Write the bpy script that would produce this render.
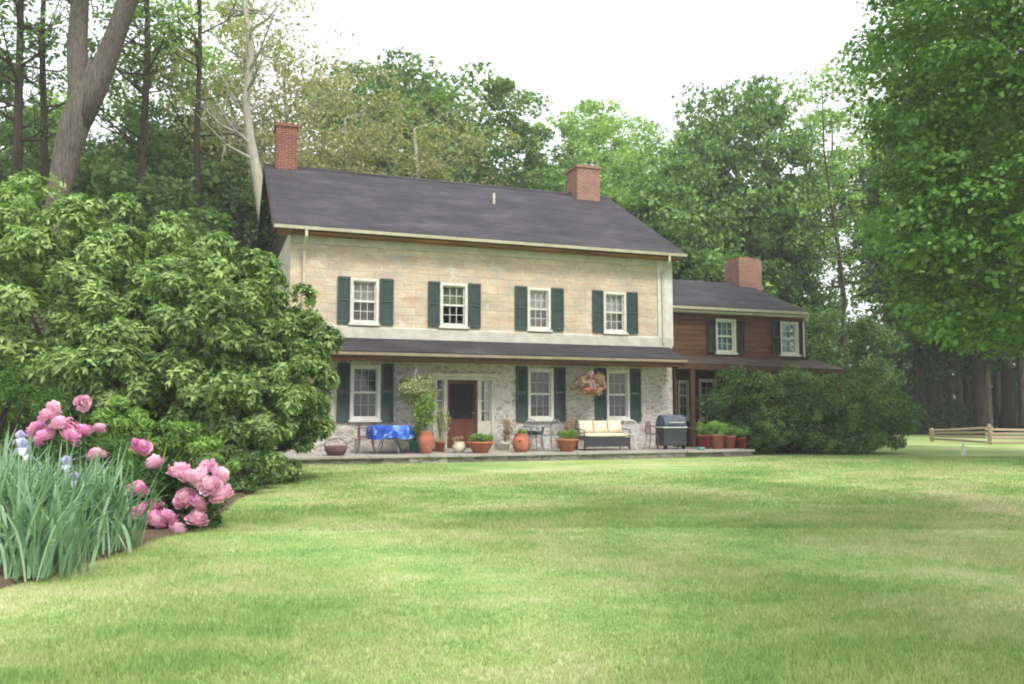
import bpy, math
import numpy as np
from mathutils import Vector, Matrix
R = math.radians
for o in list(bpy.data.objects): bpy.data.objects.remove(o)
scene = bpy.context.scene
COL = scene.collection
# ------------------------------------------------------------------ camera
F, PITCH, EYE = 833.5, R(4.86), 1.26
cam = bpy.data.objects.new('camera', bpy.data.cameras.new('camera')); COL.objects.link(cam)
cam.location = (0, 0, EYE); cam.rotation_euler = (math.pi/2 + PITCH, 0, 0)
cam.data.sensor_width = 36; cam.data.lens = F/1024*36; cam.data.clip_end = 3000; cam.data.clip_start = .05
scene.camera = cam
# ------------------------------------------------------------------ sky, sun, exposure
SUN_EL, SUN_AZ = R(52), R(150)          # azimuth clockwise from +Y
w = bpy.data.worlds.new("World"); scene.world = w; w.use_nodes = True
nt = w.node_tree; nt.nodes.clear()
out = nt.nodes.new('ShaderNodeOutputWorld'); bg = nt.nodes.new('ShaderNodeBackground')
sky = nt.nodes.new('ShaderNodeTexSky'); sky.sky_type = 'NISHITA'; sky.sun_disc = False
sky.sun_elevation = SUN_EL; sky.sun_rotation = SUN_AZ; sky.dust_density = 3; sky.altitude = 100
mx = nt.nodes.new('ShaderNodeMix'); mx.data_type = 'RGBA'; mx.inputs[0].default_value = .86
tc = nt.nodes.new('ShaderNodeTexCoord'); nz = nt.nodes.new('ShaderNodeTexNoise'); nz.inputs['Scale'].default_value = 2.2
nz.inputs['Detail'].default_value = 4
cr = nt.nodes.new('ShaderNodeValToRGB')
cr.color_ramp.elements[0].position = .3; cr.color_ramp.elements[0].color = (8.2, 8.6, 9.2, 1)
cr.color_ramp.elements[1].position = .7; cr.color_ramp.elements[1].color = (10.5, 10.5, 10.6, 1)
nt.links.new(tc.outputs['Generated'], nz.inputs['Vector']); nt.links.new(nz.outputs['Fac'], cr.inputs['Fac'])
nt.links.new(sky.outputs[0], mx.inputs[6]); nt.links.new(cr.outputs[0], mx.inputs[7])
nt.links.new(mx.outputs[2], bg.inputs[0]); bg.inputs[1].default_value = .11
nt.links.new(bg.outputs[0], out.inputs[0])
sd = bpy.data.lights.new('sun', 'SUN'); sd.energy = 1.9; sd.angle = R(14); sd.color = (1, .95, .86)
sun = bpy.data.objects.new('sun', sd); COL.objects.link(sun)
sdir = Vector((math.sin(SUN_AZ)*math.cos(SUN_EL), math.cos(SUN_AZ)*math.cos(SUN_EL), math.sin(SUN_EL)))
sun.rotation_euler = sdir.to_track_quat('Z', 'Y').to_euler()
scene.view_settings.view_transform = 'Standard'; scene.view_settings.look = 'None'
scene.view_settings.exposure = 1.0; scene.view_settings.gamma = 1
scene.view_settings.use_curve_mapping = False
scene.cycles.filter_width = 2.0
scene.cycles.max_bounces = 6; scene.cycles.diffuse_bounces = 3; scene.cycles.transmission_bounces = 3
scene.cycles.transparent_max_bounces = 6; scene.cycles.caustics_reflective = False; scene.cycles.caustics_refractive = False
# ------------------------------------------------------------------ measuring frame of the house
TH = R(19.8); CT, ST = math.cos(TH), math.sin(TH)
TERR = .2
def ray(px, py):
    x, y = (px-512)/F, (342-py)/F
    return Vector((x, math.cos(PITCH)-y*math.sin(PITCH), math.sin(PITCH)+y*math.cos(PITCH)))
def on_z(px, py, z=0):
    d = ray(px, py); t = (z-EYE)/d.z; return Vector((d.x*t, d.y*t, z))
def on_y(px, py, Y):
    d = ray(px, py); t = Y/d.y; return Vector((d.x*t, Y, EYE+d.z*t))
O = on_z(286, 453, TERR)
def wall(px, py, v=0):
    """house coordinates (u along the front, z height) of a pixel on the vertical plane v"""
    d = ray(px, py); n = (-ST, CT)
    t = (v + O.x*n[0] + O.y*n[1]) / (d.x*n[0] + d.y*n[1])
    p = (d.x*t, d.y*t, EYE+d.z*t)
    return (p[0]-O.x)*CT + (p[1]-O.y)*ST, p[2]
def H(u, v, z=TERR): return Vector((O.x+u*CT-v*ST, O.y+u*ST+v*CT, z))
# ------------------------------------------------------------------ materials
def lin(c):
    if isinstance(c, str):
        c = [int(c[i:i+2], 16)/255 for i in (0, 2, 4)]
        c = [x/12.92 if x <= .04045 else ((x+.055)/1.055)**2.4 for x in c]
    return (c[0], c[1], c[2], 1)
class NT:
    def __init__(s, name):
        s.m = bpy.data.materials.new(name); s.m.use_nodes = True; s.t = s.m.node_tree; s.t.nodes.clear()
        s.out = s.n('ShaderNodeOutputMaterial')
    def n(s, typ, **kw):
        nd = s.t.nodes.new(typ)
        for k, v in kw.items():
            if k in nd.inputs: nd.inputs[k].default_value = v
            else: setattr(nd, k, v)
        return nd
    def l(s, a, b): s.t.links.new(a, b)
    def coord(s, kind='Object', scale=(1, 1, 1)):
        if kind == 'World': o = s.n('ShaderNodeNewGeometry').outputs['Position']
        else: o = s.n('ShaderNodeTexCoord').outputs[kind]
        mp = s.n('ShaderNodeMapping'); mp.inputs['Scale'].default_value = scale
        s.l(o, mp.inputs[0]); return mp.outputs[0]
    def noise(s, co, scale, detail=4, rough=.55):
        nd = s.n('ShaderNodeTexNoise', Scale=scale, Detail=detail, Roughness=rough); s.l(co, nd.inputs['Vector']); return nd.outputs['Fac']
    def ramp(s, fac, stops, interp='LINEAR'):
        r = s.n('ShaderNodeValToRGB'); e = r.color_ramp.elements; r.color_ramp.interpolation = interp
        while len(e) < len(stops): e.new(.5)
        for i, (p, c) in enumerate(stops):
            e[i].position = p; e[i].color = lin(c) if not isinstance(c, (int, float)) else (c, c, c, 1)
        s.l(fac, r.inputs[0]); return r.outputs[0]
    def mix(s, a, b, fac=.5, mode='MIX'):
        m = s.n('ShaderNodeMix', data_type='RGBA', blend_type=mode)
        for i, x in ((0, fac), (6, a), (7, b)):
            if isinstance(x, (int, float)): m.inputs[i].default_value = x
            elif isinstance(x, bpy.types.NodeSocket): s.l(x, m.inputs[i])
            else: m.inputs[i].default_value = lin(x)
        return m.outputs[2]
    def bsdf(s, color, rough=.8, bump=None, bs=.3, bd=.01, metallic=0, spec=.3):
        b = s.n('ShaderNodeBsdfPrincipled'); b.inputs['Metallic'].default_value = metallic
        b.inputs['Specular IOR Level'].default_value = spec
        if isinstance(color, bpy.types.NodeSocket): s.l(color, b.inputs['Base Color'])
        else: b.inputs['Base Color'].default_value = lin(color)
        if isinstance(rough, bpy.types.NodeSocket): s.l(rough, b.inputs['Roughness'])
        else: b.inputs['Roughness'].default_value = rough
        if bump is not None:
            bp = s.n('ShaderNodeBump', Strength=bs, Distance=bd); s.l(bump, bp.inputs['Height']); s.l(bp.outputs[0], b.inputs['Normal'])
        s.l(b.outputs[0], s.out.inputs[0]); return b
def plain(name, c1, c2=None, rough=.7, scale=6, bump=.2, bd=.004, metallic=0, spec=.3, sc=(1, 1, 1)):
    m = NT(name); co = m.coord('Object', sc)
    f = m.noise(co, scale, 5)
    col = m.ramp(f, [(.3, c1), (.7, c2 or c1)])
    m.bsdf(col, rough, m.noise(co, scale*6, 3), bump, bd, metallic, spec); return m.m
def leafmat(name, dark, mid, light, scale=1.2, trans=.36, rough=.6, isl=.34, spec=.2, tint=(1.0, 1.15, .55)):
    m = NT(name); g = m.n('ShaderNodeNewGeometry'); oi = m.n('ShaderNodeObjectInfo')
    f = m.noise(m.coord('Object'), scale, 3)
    a = m.n('ShaderNodeMath', operation='MULTIPLY_ADD'); m.l(g.outputs['Random Per Island'], a.inputs[0]); a.inputs[1].default_value = isl
    m.l(f, a.inputs[2])
    b = m.n('ShaderNodeMath', operation='MULTIPLY_ADD'); m.l(oi.outputs['Random'], b.inputs[0]); b.inputs[1].default_value = .12; m.l(a.outputs[0], b.inputs[2])
    col = m.ramp(b.outputs[0], [(.42, dark), (.72, mid), (1.02, light)])
    p = m.bsdf(col, rough, spec=spec)
    t = m.n('ShaderNodeBsdfTranslucent'); m.l(m.mix(col, tint, 1, 'MULTIPLY'), t.inputs[0])
    mxs = m.n('ShaderNodeMixShader'); mxs.inputs[0].default_value = trans
    m.l(p.outputs[0], mxs.inputs[1]); m.l(t.outputs[0], mxs.inputs[2]); m.l(mxs.outputs[0], m.out.inputs[0])
    return m.m
def barkmat(name, c1, c2, sc=(6, 6, 1.2)):
    m = NT(name); co = m.coord('Object', sc); f = m.noise(co, 2.5, 6, .65)
    m.bsdf(m.ramp(f, [(.3, c1), (.7, c2)]), .9, f, .8, .03, spec=.15); return m.m
def rubble(name, stones, mortar, scale, edge, sc=(1, 1, 1.7)):
    m = NT(name); co0 = m.coord('Object', sc)
    nv = m.n('ShaderNodeTexNoise', Scale=3.0, Detail=2); m.l(co0, nv.inputs['Vector'])
    co = m.mix(co0, nv.outputs['Color'], .09)
    v = m.n('ShaderNodeTexVoronoi', Scale=scale); m.l(co, v.inputs['Vector'])
    v2 = m.n('ShaderNodeTexVoronoi', Scale=scale, feature='DISTANCE_TO_EDGE'); m.l(co, v2.inputs['Vector'])
    sep = m.n('ShaderNodeSeparateColor'); m.l(v.outputs['Color'], sep.inputs[0])
    st = m.ramp(sep.outputs[0], [(i/(len(stones)-1), c) for i, c in enumerate(stones)])
    fine = m.noise(co0, 14, 5); st = m.mix(st, m.ramp(fine, [(.3, .35), (.7, .75)]), .35, 'OVERLAY')
    e = m.ramp(v2.outputs['Distance'], [(edge*.4, 0), (edge, 1)])
    wear = m.ramp(m.noise(co0, 1.1, 3), [(.35, 0), (.7, .5)])
    col = m.mix(mortar, st, e); col = m.mix(col, mortar, wear)
    m.bsdf(col, .93, m.mix(e, fine, .35), .6, .03, spec=.15); return m.m
M = {}
M['rubble'] = rubble('rubble_stone', ['989490', 'aca7a1', '87807a', 'b5ada6', '9d9188', 'bfb9b3'], 'c6c1bb', 4.8, .12)
M['rubble_low'] = rubble('terrace_stone', ['77736b', '99958c', '5d5a54', 'a39f95'], '6b685f', 3.2, .05)
# weathered stucco over coursed stone
m = NT('weathered_stucco'); co = m.coord('Object', (1, 1, 1))
sx = m.n('ShaderNodeSeparateXYZ'); m.l(co, sx.inputs[0]); cx = m.n('ShaderNodeCombineXYZ'); m.l(sx.outputs[0], cx.inputs[0]); m.l(sx.outputs[2], cx.inputs[1])
bt = m.n('ShaderNodeTexBrick', Scale=1.0); bt.inputs['Brick Width'].default_value = .62; bt.inputs['Row Height'].default_value = .21
bt.inputs['Mortar Size'].default_value = .018; bt.inputs['Mortar Smooth'].default_value = .7
wob = m.n('ShaderNodeTexNoise', Scale=1.3, Detail=3); m.l(cx.outputs[0], wob.inputs['Vector'])
m.l(m.mix(cx.outputs[0], wob.outputs['Color'], .12), bt.inputs['Vector'])
bt.inputs['Color1'].default_value = (.42, .42, .42, 1); bt.inputs['Color2'].default_value = (.58, .58, .58, 1); bt.inputs['Mortar'].default_value = (.36, .36, .36, 1)
big = m.noise(m.coord('Object', (.5, 1, 1.3)), 1.5, 5, .6)
base = m.ramp(big, [(.28, 'a19484'), (.42, 'b8aa96'), (.56, 'c6b9a4'), (.70, 'b7976f')])
grey = m.ramp(m.noise(m.coord('Object', (.6, 1, 1.6)), 1.9, 5), [(.48, 0), (.62, .8)])
base = m.mix(base, 'aca59a', grey)
spot = m.ramp(m.noise(m.coord('Object', (1, 1, 1.5)), 4.5, 4, .7), [(.60, 0), (.68, .6)]); base = m.mix(base, '8f8474', spot)
pale = m.ramp(m.noise(m.coord('Object', (.8, 1, 1)), 2.3, 4, .7), [(.55, 0), (.65, .7)]); base = m.mix(base, 'cfc8ba', pale)
pink = m.ramp(m.noise(m.coord('Object', (1.3, 1, 2.4)), 3.1, 3), [(.50, 0), (.64, .6)])
base = m.mix(base, 'c09c88', pink)
base = m.mix(base, bt.outputs['Color'], .4, 'OVERLAY')
fine = m.noise(co, 22, 4); base = m.mix(base, m.ramp(fine, [(.3, .38), (.7, .62)]), .5, 'OVERLAY')
m.bsdf(base, .92, m.mix(bt.outputs['Fac'], fine, .5), .4, -.02, spec=.15); M['stucco'] = m.m
# asphalt shingles
def shingle(name, a, b, c):
    m = NT(name); co = m.coord('Object'); sx = m.n('ShaderNodeSeparateXYZ'); m.l(co, sx.inputs[0])
    cx = m.n('ShaderNodeCombineXYZ'); m.l(sx.outputs[0], cx.inputs[0]); m.l(sx.outputs[1], cx.inputs[1])
    bt = m.n('ShaderNodeTexBrick', Scale=1.0); bt.inputs['Brick Width'].default_value = .3; bt.inputs['Row Height'].default_value = .13
    bt.inputs['Mortar Size'].default_value = .012; m.l(cx.outputs[0], bt.inputs['Vector'])
    bt.inputs['Color1'].default_value = (.35, .35, .35, 1); bt.inputs['Color2'].default_value = (.65, .65, .65, 1); bt.inputs['Mortar'].default_value = (.15, .15, .15, 1)
    f = m.noise(m.coord('Object', (.5, 1.2, 1)), 1.3, 6, .65)
    col = m.ramp(f, [(.3, a), (.5, b), (.7, c)])
    col = m.mix(col, bt.outputs['Color'], .6, 'OVERLAY')
    gr = m.noise(co, 40, 2); col = m.mix(col, gr, .25, 'OVERLAY')
    m.bsdf(col, .85, m.mix(bt.outputs['Color'], gr, .3), .4, .01, spec=.25); return m.m
M['shingle'] = shingle('slate_grey_shingles', '312f33', '3c3a3f', '4e4b50')
M['shingle2'] = shingle('brown_shingles', '3f3833', '50473f', '645a50')
def brick(name, c1, c2, mort):
    m = NT(name); co = m.coord('Object'); sx = m.n('ShaderNodeSeparateXYZ'); m.l(co, sx.inputs[0])
    ad = m.n('ShaderNodeMath', operation='ADD'); m.l(sx.outputs[0], ad.inputs[0]); m.l(sx.outputs[1], ad.inputs[1])
    cx = m.n('ShaderNodeCombineXYZ'); m.l(ad.outputs[0], cx.inputs[0]); m.l(sx.outputs[2], cx.inputs[1])
    bt = m.n('ShaderNodeTexBrick', Scale=1.0); bt.inputs['Brick Width'].default_value = .22; bt.inputs['Row Height'].default_value = .075
    bt.inputs['Mortar Size'].default_value = .01; m.l(cx.outputs[0], bt.inputs['Vector'])
    bt.inputs['Color1'].default_value = lin(c1); bt.inputs['Color2'].default_value = lin(c2); bt.inputs['Mortar'].default_value = lin(mort)
    f = m.noise(co, 3, 5); col = m.mix(bt.outputs['Color'], m.ramp(f, [(.3, .3), (.7, .7)]), .5, 'OVERLAY')
    m.bsdf(col, .9, bt.outputs['Fac'], .4, -.01, spec=.15); return m.m
M['brick_red'] = brick('red_brick', '80473d', '6d3a32', '8a766c')
M['brick_pale'] = brick('weathered_brick', '8a5a50', '946a5c', '9c8c80')
M['white'] = plain('white_paint', 'd6d5cf', 'bfbeb6', .6, 4)
M['trim'] = plain('weathered_trim', 'c4c1b8', 'a8a498', .7, 3)
M['gutter'] = plain('gutter_paint', 'c9c3b3', 'b0a892', .5, 3)
M['pentgutter'] = plain('old_gutter', '85786a', '9c8e7c', .5, 3)
M['soffit'] = plain('soffit_wood', '5f4631', 'a06c3e', .8, 2.2, sc=(.4, 1, 2))
M['shutter'] = plain('shutter_green', '2b3f3d', '3a4d4b', .55, 4)
M['shutter_dark'] = plain('shutter_charcoal', '2f2f31', '3d3b3b', .6, 4)
M['siding'] = plain('brown_boards', '4e382c', '744f3a', .8, 2.5, sc=(.5, 1, 4))
M['brownwood'] = plain('dark_brown_wood', '45342a', '5d463a', .8, 4, sc=(1, 1, .3))
M['gable'] = plain('gable_shingle', '332f2a', '47423a', .9, 4)
M['door'] = plain('door_red_brown', '4c2c22', '64392b', .6, 5, sc=(1, 1, .3))
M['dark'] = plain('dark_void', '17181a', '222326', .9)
M['grillmetal'] = plain('dark_metal', '26282b', '34373b', .45, spec=.5)
M['bluegrey'] = plain('blue_grey_enamel', '3b424f', '5b6372', .6, 9, spec=.3)
M['iron'] = plain('grey_iron', '6d747a', '848b90', .5, spec=.5)
M['ironwhite'] = plain('white_iron', 'b9bbb6', 'cfd0ca', .5)
M['greywood'] = plain('weathered_wood', '8e8b7d', 'a9a596', .85, 5, sc=(.4, 4, 4))
M['railwood'] = plain('split_rail_wood', 'a08b7a', 'bca997', .85, 5, sc=(.5, 4, 4))
M['terracotta'] = plain('terracotta', '9c5c48', 'b3745c', .85, 5)
M['redpot'] = plain('red_glaze', '7c2a2c', '913538', .5, 5)
M['orangepot'] = plain('orange_terracotta', 'a9664a', 'b97d5e', .85, 5)
M['soil'] = plain('soil', '4d4034', '6b5a4a', .95, 7, .8, .03)
M['cream'] = plain('cream_fabric', 'd9cfb8', 'cbbda2', .95, 5)
M['whitepot'] = plain('cream_ceramic', 'd6cfb9', 'c8bfa6', .4)
M['wicker'] = plain('dark_wicker', '5a4640', '735a52', .9, 20)
M['teal'] = plain('teal_plastic', '4d9a8e', '5daba0', .5)
M['flag'] = plain('flagstone', '8f8b83', 'a5a198', .85, 1.5)
M['stem'] = plain('green_stem', '4f6b35', '5f7a40', .7)
m = NT('blue_cloth'); v = m.n('ShaderNodeTexVoronoi', Scale=7.0); m.l(m.coord('Object'), v.inputs['Vector'])
sep = m.n('ShaderNodeSeparateColor'); m.l(v.outputs['Color'], sep.inputs[0])
m.bsdf(m.ramp(sep.outputs[0], [(0, '1e3f9a'), (.5, '2f5cc0'), (.85, '5e83d6'), (1, 'a9c0ea')]), .85); M['bluecloth'] = m.m
m = NT('window_glass'); gl = m.n('ShaderNodeBsdfGlossy', Roughness=.03); tr = m.n('ShaderNodeBsdfTransparent'); fr = m.n('ShaderNodeFresnel', IOR=1.6)
mm = m.n('ShaderNodeMath', operation='MULTIPLY'); m.l(fr.outputs[0], mm.inputs[0]); mm.inputs[1].default_value = .5
mxs = m.n('ShaderNodeMixShader'); m.l(mm.outputs[0], mxs.inputs[0]); m.l(tr.outputs[0], mxs.inputs[1]); m.l(gl.outputs[0], mxs.inputs[2]); m.l(mxs.outputs[0], m.out.inputs[0])
M['glass'] = m.m
M['curtain'] = plain('curtain', 'c7c6be', '9a9c98', .95, 3, sc=(6, 1, .6))
M['curtain_grey'] = plain('curtain_grey', '8b8884', '6a6868', .95, 3, sc=(6, 1, .6))
M['blind_dark'] = plain('dark_interior', '2b2e2e', '3c403c', .9, 3)  # sheet colour standing in for the shade of unlit rooms, no fabric
M['curtain_blue'] = plain('curtain_blue', '8fa6b4', '6d8494', .95, 3, sc=(6, 1, .6))
M['curtain_green'] = plain('curtain_green', '8a9478', '60644e', .95, 3, sc=(6, 1, .6))
M['bark'] = barkmat('grey_bark', '4e4640', '857c74')
M['bark_big'] = barkmat('furrowed_bark', '3a342f', '756d66', (9, 9, 1.0))
M['bark_dark'] = barkmat('dark_bark', '2f2923', '50473e')
M['bark_pale'] = barkmat('pale_bark', '8f8b80', 'b7b3a6')
M['lf_mid'] = leafmat('leaf_mid', '415a30', '658648', '95b46c')
M['lf_dark'] = leafmat('leaf_dark', '394f2d', '567340', '7f9e5e')
M['lf_light'] = leafmat('leaf_light', '658740', '8bae58', 'b4cf85', trans=.35)
M['lf_pale'] = leafmat('leaf_budding', '76794f', '9c9b6c', 'bdb78c', trans=.35)
M['lf_maple'] = leafmat('leaf_maple', '4a6a34', '6a9048', '8fb064', scale=.8)
M['lf_rhodo'] = leafmat('leaf_laurel', '344b27', '607f42', 'a8c17a', scale=1.6, rough=.4, isl=.55)
M['lf_yew'] = leafmat('leaf_yew', '36502b', '577745', '93b069', scale=1.4)
M['lf_fine'] = leafmat('leaf_fine', '34521f', '4a6d2f', '6d8f48', scale=2)
M['lf_peony'] = leafmat('leaf_peony', '2d4c28', '45693a', '6d9354', scale=2, rough=.45)
M['lf_pot'] = leafmat('leaf_pot', '56793a', '78994c', 'a5bd6c', scale=4)
M['lf_cream'] = leafmat('leaf_cream', '7a8450', 'a3a878', 'c9c8a4', scale=5)
M['lf_pinkish'] = leafmat('flower_dusty_pink', '8a6a58', 'b59a8a', 'd2bdb0', scale=5)
M['iris'] = leafmat('iris_blade', '4f7458', '77997b', 'a6c0a2', scale=3, isl=.5, trans=.3)
M['irisflower'] = leafmat('iris_petal', '9a93c8', 'b9b5dc', 'd8d6ee', scale=6, tint=(1, 1, 1))
M['peony'] = leafmat('peony_petal', 'd87cb2', 'eba3cc', 'f8d2e6', scale=7, isl=.4, trans=.3, tint=(1, .95, 1))
M['peony_pale'] = leafmat('peony_petal_pale', 'e2a4c2', 'f0c0d5', 'f9e2ea', scale=7, isl=.4, trans=.3, tint=(1, .95, 1))
def grassmat(name, blade):
    m = NT(name); co = m.coord('World', (.8, 1, 1))
    a = m.noise(co, .42, 4, .6); b = m.noise(co, 1.9, 3, .6); c = m.noise(co, 9, 2)
    s = m.n('ShaderNodeMath', operation='MULTIPLY_ADD'); m.l(b, s.inputs[0]); s.inputs[1].default_value = .55; m.l(a, s.inputs[2])
    s2 = m.n('ShaderNodeMath', operation='MULTIPLY_ADD'); m.l(c, s2.inputs[0]); s2.inputs[1].default_value = .22; m.l(s.outputs[0], s2.inputs[2])
    fac = s2.outputs[0]
    if blade:
        g = m.n('ShaderNodeNewGeometry'); s3 = m.n('ShaderNodeMath', operation='MULTIPLY_ADD'); m.l(g.outputs['Random Per Island'], s3.inputs[0])
        s3.inputs[1].default_value = .22; ad = m.n('ShaderNodeMath', operation='SUBTRACT'); m.l(fac, ad.inputs[0]); ad.inputs[1].default_value = .11
        m.l(ad.outputs[0], s3.inputs[2]); fac = s3.outputs[0]
    col = m.ramp(fac, [(.60, '6e9052'), (.76, '83a05c'), (.90, '98ab6a'), (1.02, 'adb282')])
    sp = m.n('ShaderNodeSeparateXYZ'); m.l(m.coord('World'), sp.inputs[0])
    def mth(op, x, y, z=None):
        q = m.n('ShaderNodeMath', operation=op)
        for i_, v_ in enumerate((x, y, z)):
            if isinstance(v_, bpy.types.NodeSocket): m.l(v_, q.inputs[i_])
            elif v_ is not None: q.inputs[i_].default_value = v_
        return q.outputs[0]
    A, B = on_z(918, 484), on_z(1030, 517); dn = (B-A).normalized()     # pale straw coloured strip crossing the lawn
    ds = mth('MULTIPLY_ADD', sp.outputs[0], -dn.y, mth('MULTIPLY', sp.outputs[1], dn.x)); ds = mth('SUBTRACT', ds, -dn.y*A.x+dn.x*A.y)
    ds = mth('ABSOLUTE', mth('ADD', ds, mth('MULTIPLY', mth('SUBTRACT', b, .5), 1.2)), 0)
    al = mth('SUBTRACT', mth('MULTIPLY_ADD', sp.outputs[0], dn.x, mth('MULTIPLY', sp.outputs[1], dn.y)), dn.x*A.x+dn.y*A.y)
    k1 = m.n('ShaderNodeMapRange'); m.l(ds, k1.inputs[0]); k1.inputs[1].default_value = .1; k1.inputs[2].default_value = .6; k1.inputs[3].default_value = .6; k1.inputs[4].default_value = 0
    k2 = m.n('ShaderNodeMapRange'); m.l(al, k2.inputs[0]); k2.inputs[1].default_value = -.5; k2.inputs[2].default_value = 2
    col = m.mix(col, 'bdb690', mth('MULTIPLY', k1.outputs[0], k2.outputs[0]))
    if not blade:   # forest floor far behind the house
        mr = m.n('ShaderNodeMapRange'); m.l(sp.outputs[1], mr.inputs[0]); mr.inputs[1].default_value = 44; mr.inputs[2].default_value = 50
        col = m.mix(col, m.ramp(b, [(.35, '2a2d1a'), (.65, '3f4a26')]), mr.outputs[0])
    p = m.bsdf(col, .75, None if blade else c, .6, .03, spec=.2)
    if blade:
        t = m.n('ShaderNodeBsdfTranslucent'); m.l(col, t.inputs[0]); mxs = m.n('ShaderNodeMixShader'); mxs.inputs[0].default_value = .2
        m.l(p.outputs[0], mxs.inputs[1]); m.l(t.outputs[0], mxs.inputs[2]); m.l(mxs.outputs[0], m.out.inputs[0])
    return m.m
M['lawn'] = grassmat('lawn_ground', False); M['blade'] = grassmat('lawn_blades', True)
# ------------------------------------------------------------------ object helpers
def tag(o, label=None, cat=None, group=None, kind=None):
    if label: o['label'] = label
    if cat: o['category'] = cat
    if group: o['group'] = group
    if kind: o['kind'] = kind
    return o
def thing(name, label, cat, loc=(0, 0, 0), rz=0, group=None):
    o = bpy.data.objects.new(name, None); COL.objects.link(o); o.empty_display_size = .1
    o.location = loc; o.rotation_euler = (0, 0, rz); return tag(o, label, cat, group)
def link(name, me, parent=None, label=None):
    o = bpy.data.objects.new(name, me); COL.objects.link(o)
    if parent: o.parent = parent
    if label: o['label'] = label
    return o
def npmesh(name, V, Fq, mat, smooth=False):
    """V (n,3), Fq (m,k) equal-size faces"""
    me = bpy.data.meshes.new(name); k = Fq.shape[1]
    me.vertices.add(len(V)); me.vertices.foreach_set('co', V.astype(np.float32).ravel())
    me.loops.add(Fq.size); me.loops.foreach_set('vertex_index', Fq.astype(np.int32).ravel())
    me.polygons.add(len(Fq)); me.polygons.foreach_set('loop_start', np.arange(0, Fq.size, k, dtype=np.int32))
    me.update(calc_edges=True); me.materials.append(mat)
    if smooth: me.polygons.foreach_set('use_smooth', np.ones(len(Fq), dtype=bool))
    return me
class MB:
    def __init__(s): s.v = []; s.f = []; s.smooth = False
    def add(s, vs, fs):
        b = len(s.v); s.v += [tuple(x) for x in vs]; s.f += [tuple(i+b for i in f) for f in fs]; return s
    def box(s, x0, x1, y0, y1, z0, z1):
        return s.add([(x0,y0,z0),(x1,y0,z0),(x1,y1,z0),(x0,y1,z0),(x0,y0,z1),(x1,y0,z1),(x1,y1,z1),(x0,y1,z1)],
                     [(0,3,2,1),(4,5,6,7),(0,1,5,4),(1,2,6,5),(2,3,7,6),(3,0,4,7)])
    def prism(s, prof, x0, x1):
        """profile of (y,z) points extruded along x"""
        n = len(prof); vs = [(x0, y, z) for y, z in prof]+[(x1, y, z) for y, z in prof]
        return s.add(vs, [tuple(range(n-1, -1, -1)), tuple(range(n, 2*n))]+[(i, (i+1) % n, n+(i+1) % n, n+i) for i in range(n)])
    def tube(s, pts, rad, n=6, cap=True):
        pts = [Vector(p) for p in pts]
        if isinstance(rad, (int, float)): rad = [rad]*len(pts)
        rings = []; up = Vector((0.13, .21, .97))
        for i, p in enumerate(pts):
            d = (pts[min(i+1, len(pts)-1)]-pts[max(i-1, 0)])
            d = d.normalized() if d.length > 1e-9 else Vector((0, 0, 1))
            a = d.cross(Vector((1, 0, 0)) if abs(d.x) < .7 else Vector((0, 1, 0))).normalized(); b = d.cross(a)
            rings.append([p+(a*math.cos(t)+b*math.sin(t))*rad[i] for t in [2*math.pi*k/n for k in range(n)]])
        b0 = len(s.v)
        for r in rings: s.v += [tuple(x) for x in r]
        for i in range(len(pts)-1):
            for k in range(n):
                s.f.append((b0+i*n+k, b0+i*n+(k+1) % n, b0+(i+1)*n+(k+1) % n, b0+(i+1)*n+k))
        if cap:
            s.f.append(tuple(b0+k for k in range(n-1, -1, -1))); s.f.append(tuple(b0+(len(pts)-1)*n+k for k in range(n)))
        return s
    def lathe(s, prof, n=20, c=(0, 0)):
        b0 = len(s.v)
        for r, z in prof:
            for k in range(n): t = 2*math.pi*k/n; s.v.append((c[0]+r*math.cos(t), c[1]+r*math.sin(t), z))
        for i in range(len(prof)-1):
            for k in range(n): s.f.append((b0+i*n+k, b0+i*n+(k+1) % n, b0+(i+1)*n+(k+1) % n, b0+(i+1)*n+k))
        return s
    def build(s, name, mat, parent=None, label=None, smooth=False, bevel=0):
        me = bpy.data.meshes.new(name); me.from_pydata(s.v, [], s.f); me.materials.append(mat); me.update()
        if smooth: me.polygons.foreach_set('use_smooth', np.ones(len(me.polygons), dtype=bool))
        o = link(name, me, parent, label)
        if bevel:
            md = o.modifiers.new('bevel', 'BEVEL'); md.width = bevel; md.segments = 2; md.limit_method = 'ANGLE'
        return o
def unit(a): return a/np.maximum(np.linalg.norm(a, axis=1, keepdims=True), 1e-9)
def leaf_quads(rng, P, N, size, aspect=.5, droop=0., axis=None, fold=True):
    """pointed leaf (2 quads folded on the midrib -> 6 verts) at P with face normal N"""
    n = len(P); Rn = rng.normal(size=(n, 3))
    T = axis if axis is not None else np.cross(N, Rn)
    T = unit(T - N*np.sum(T*N, axis=1, keepdims=True)) ; T[:, 2] -= droop; T = unit(T)
    B = unit(np.cross(N, T)); L = (size*rng.uniform(.5, 1.4, (n, 1))); W = L*aspect*.5
    a = P-T*L*.5; b = P+T*L*.5; c = P+B*W; d = P-B*W
    if fold: c = c+N*W*.35; d = d+N*W*.35
    V = np.stack([a, c, b, d], axis=1).reshape(-1, 3)
    return V, np.arange(4*n).reshape(-1, 4)
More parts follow.
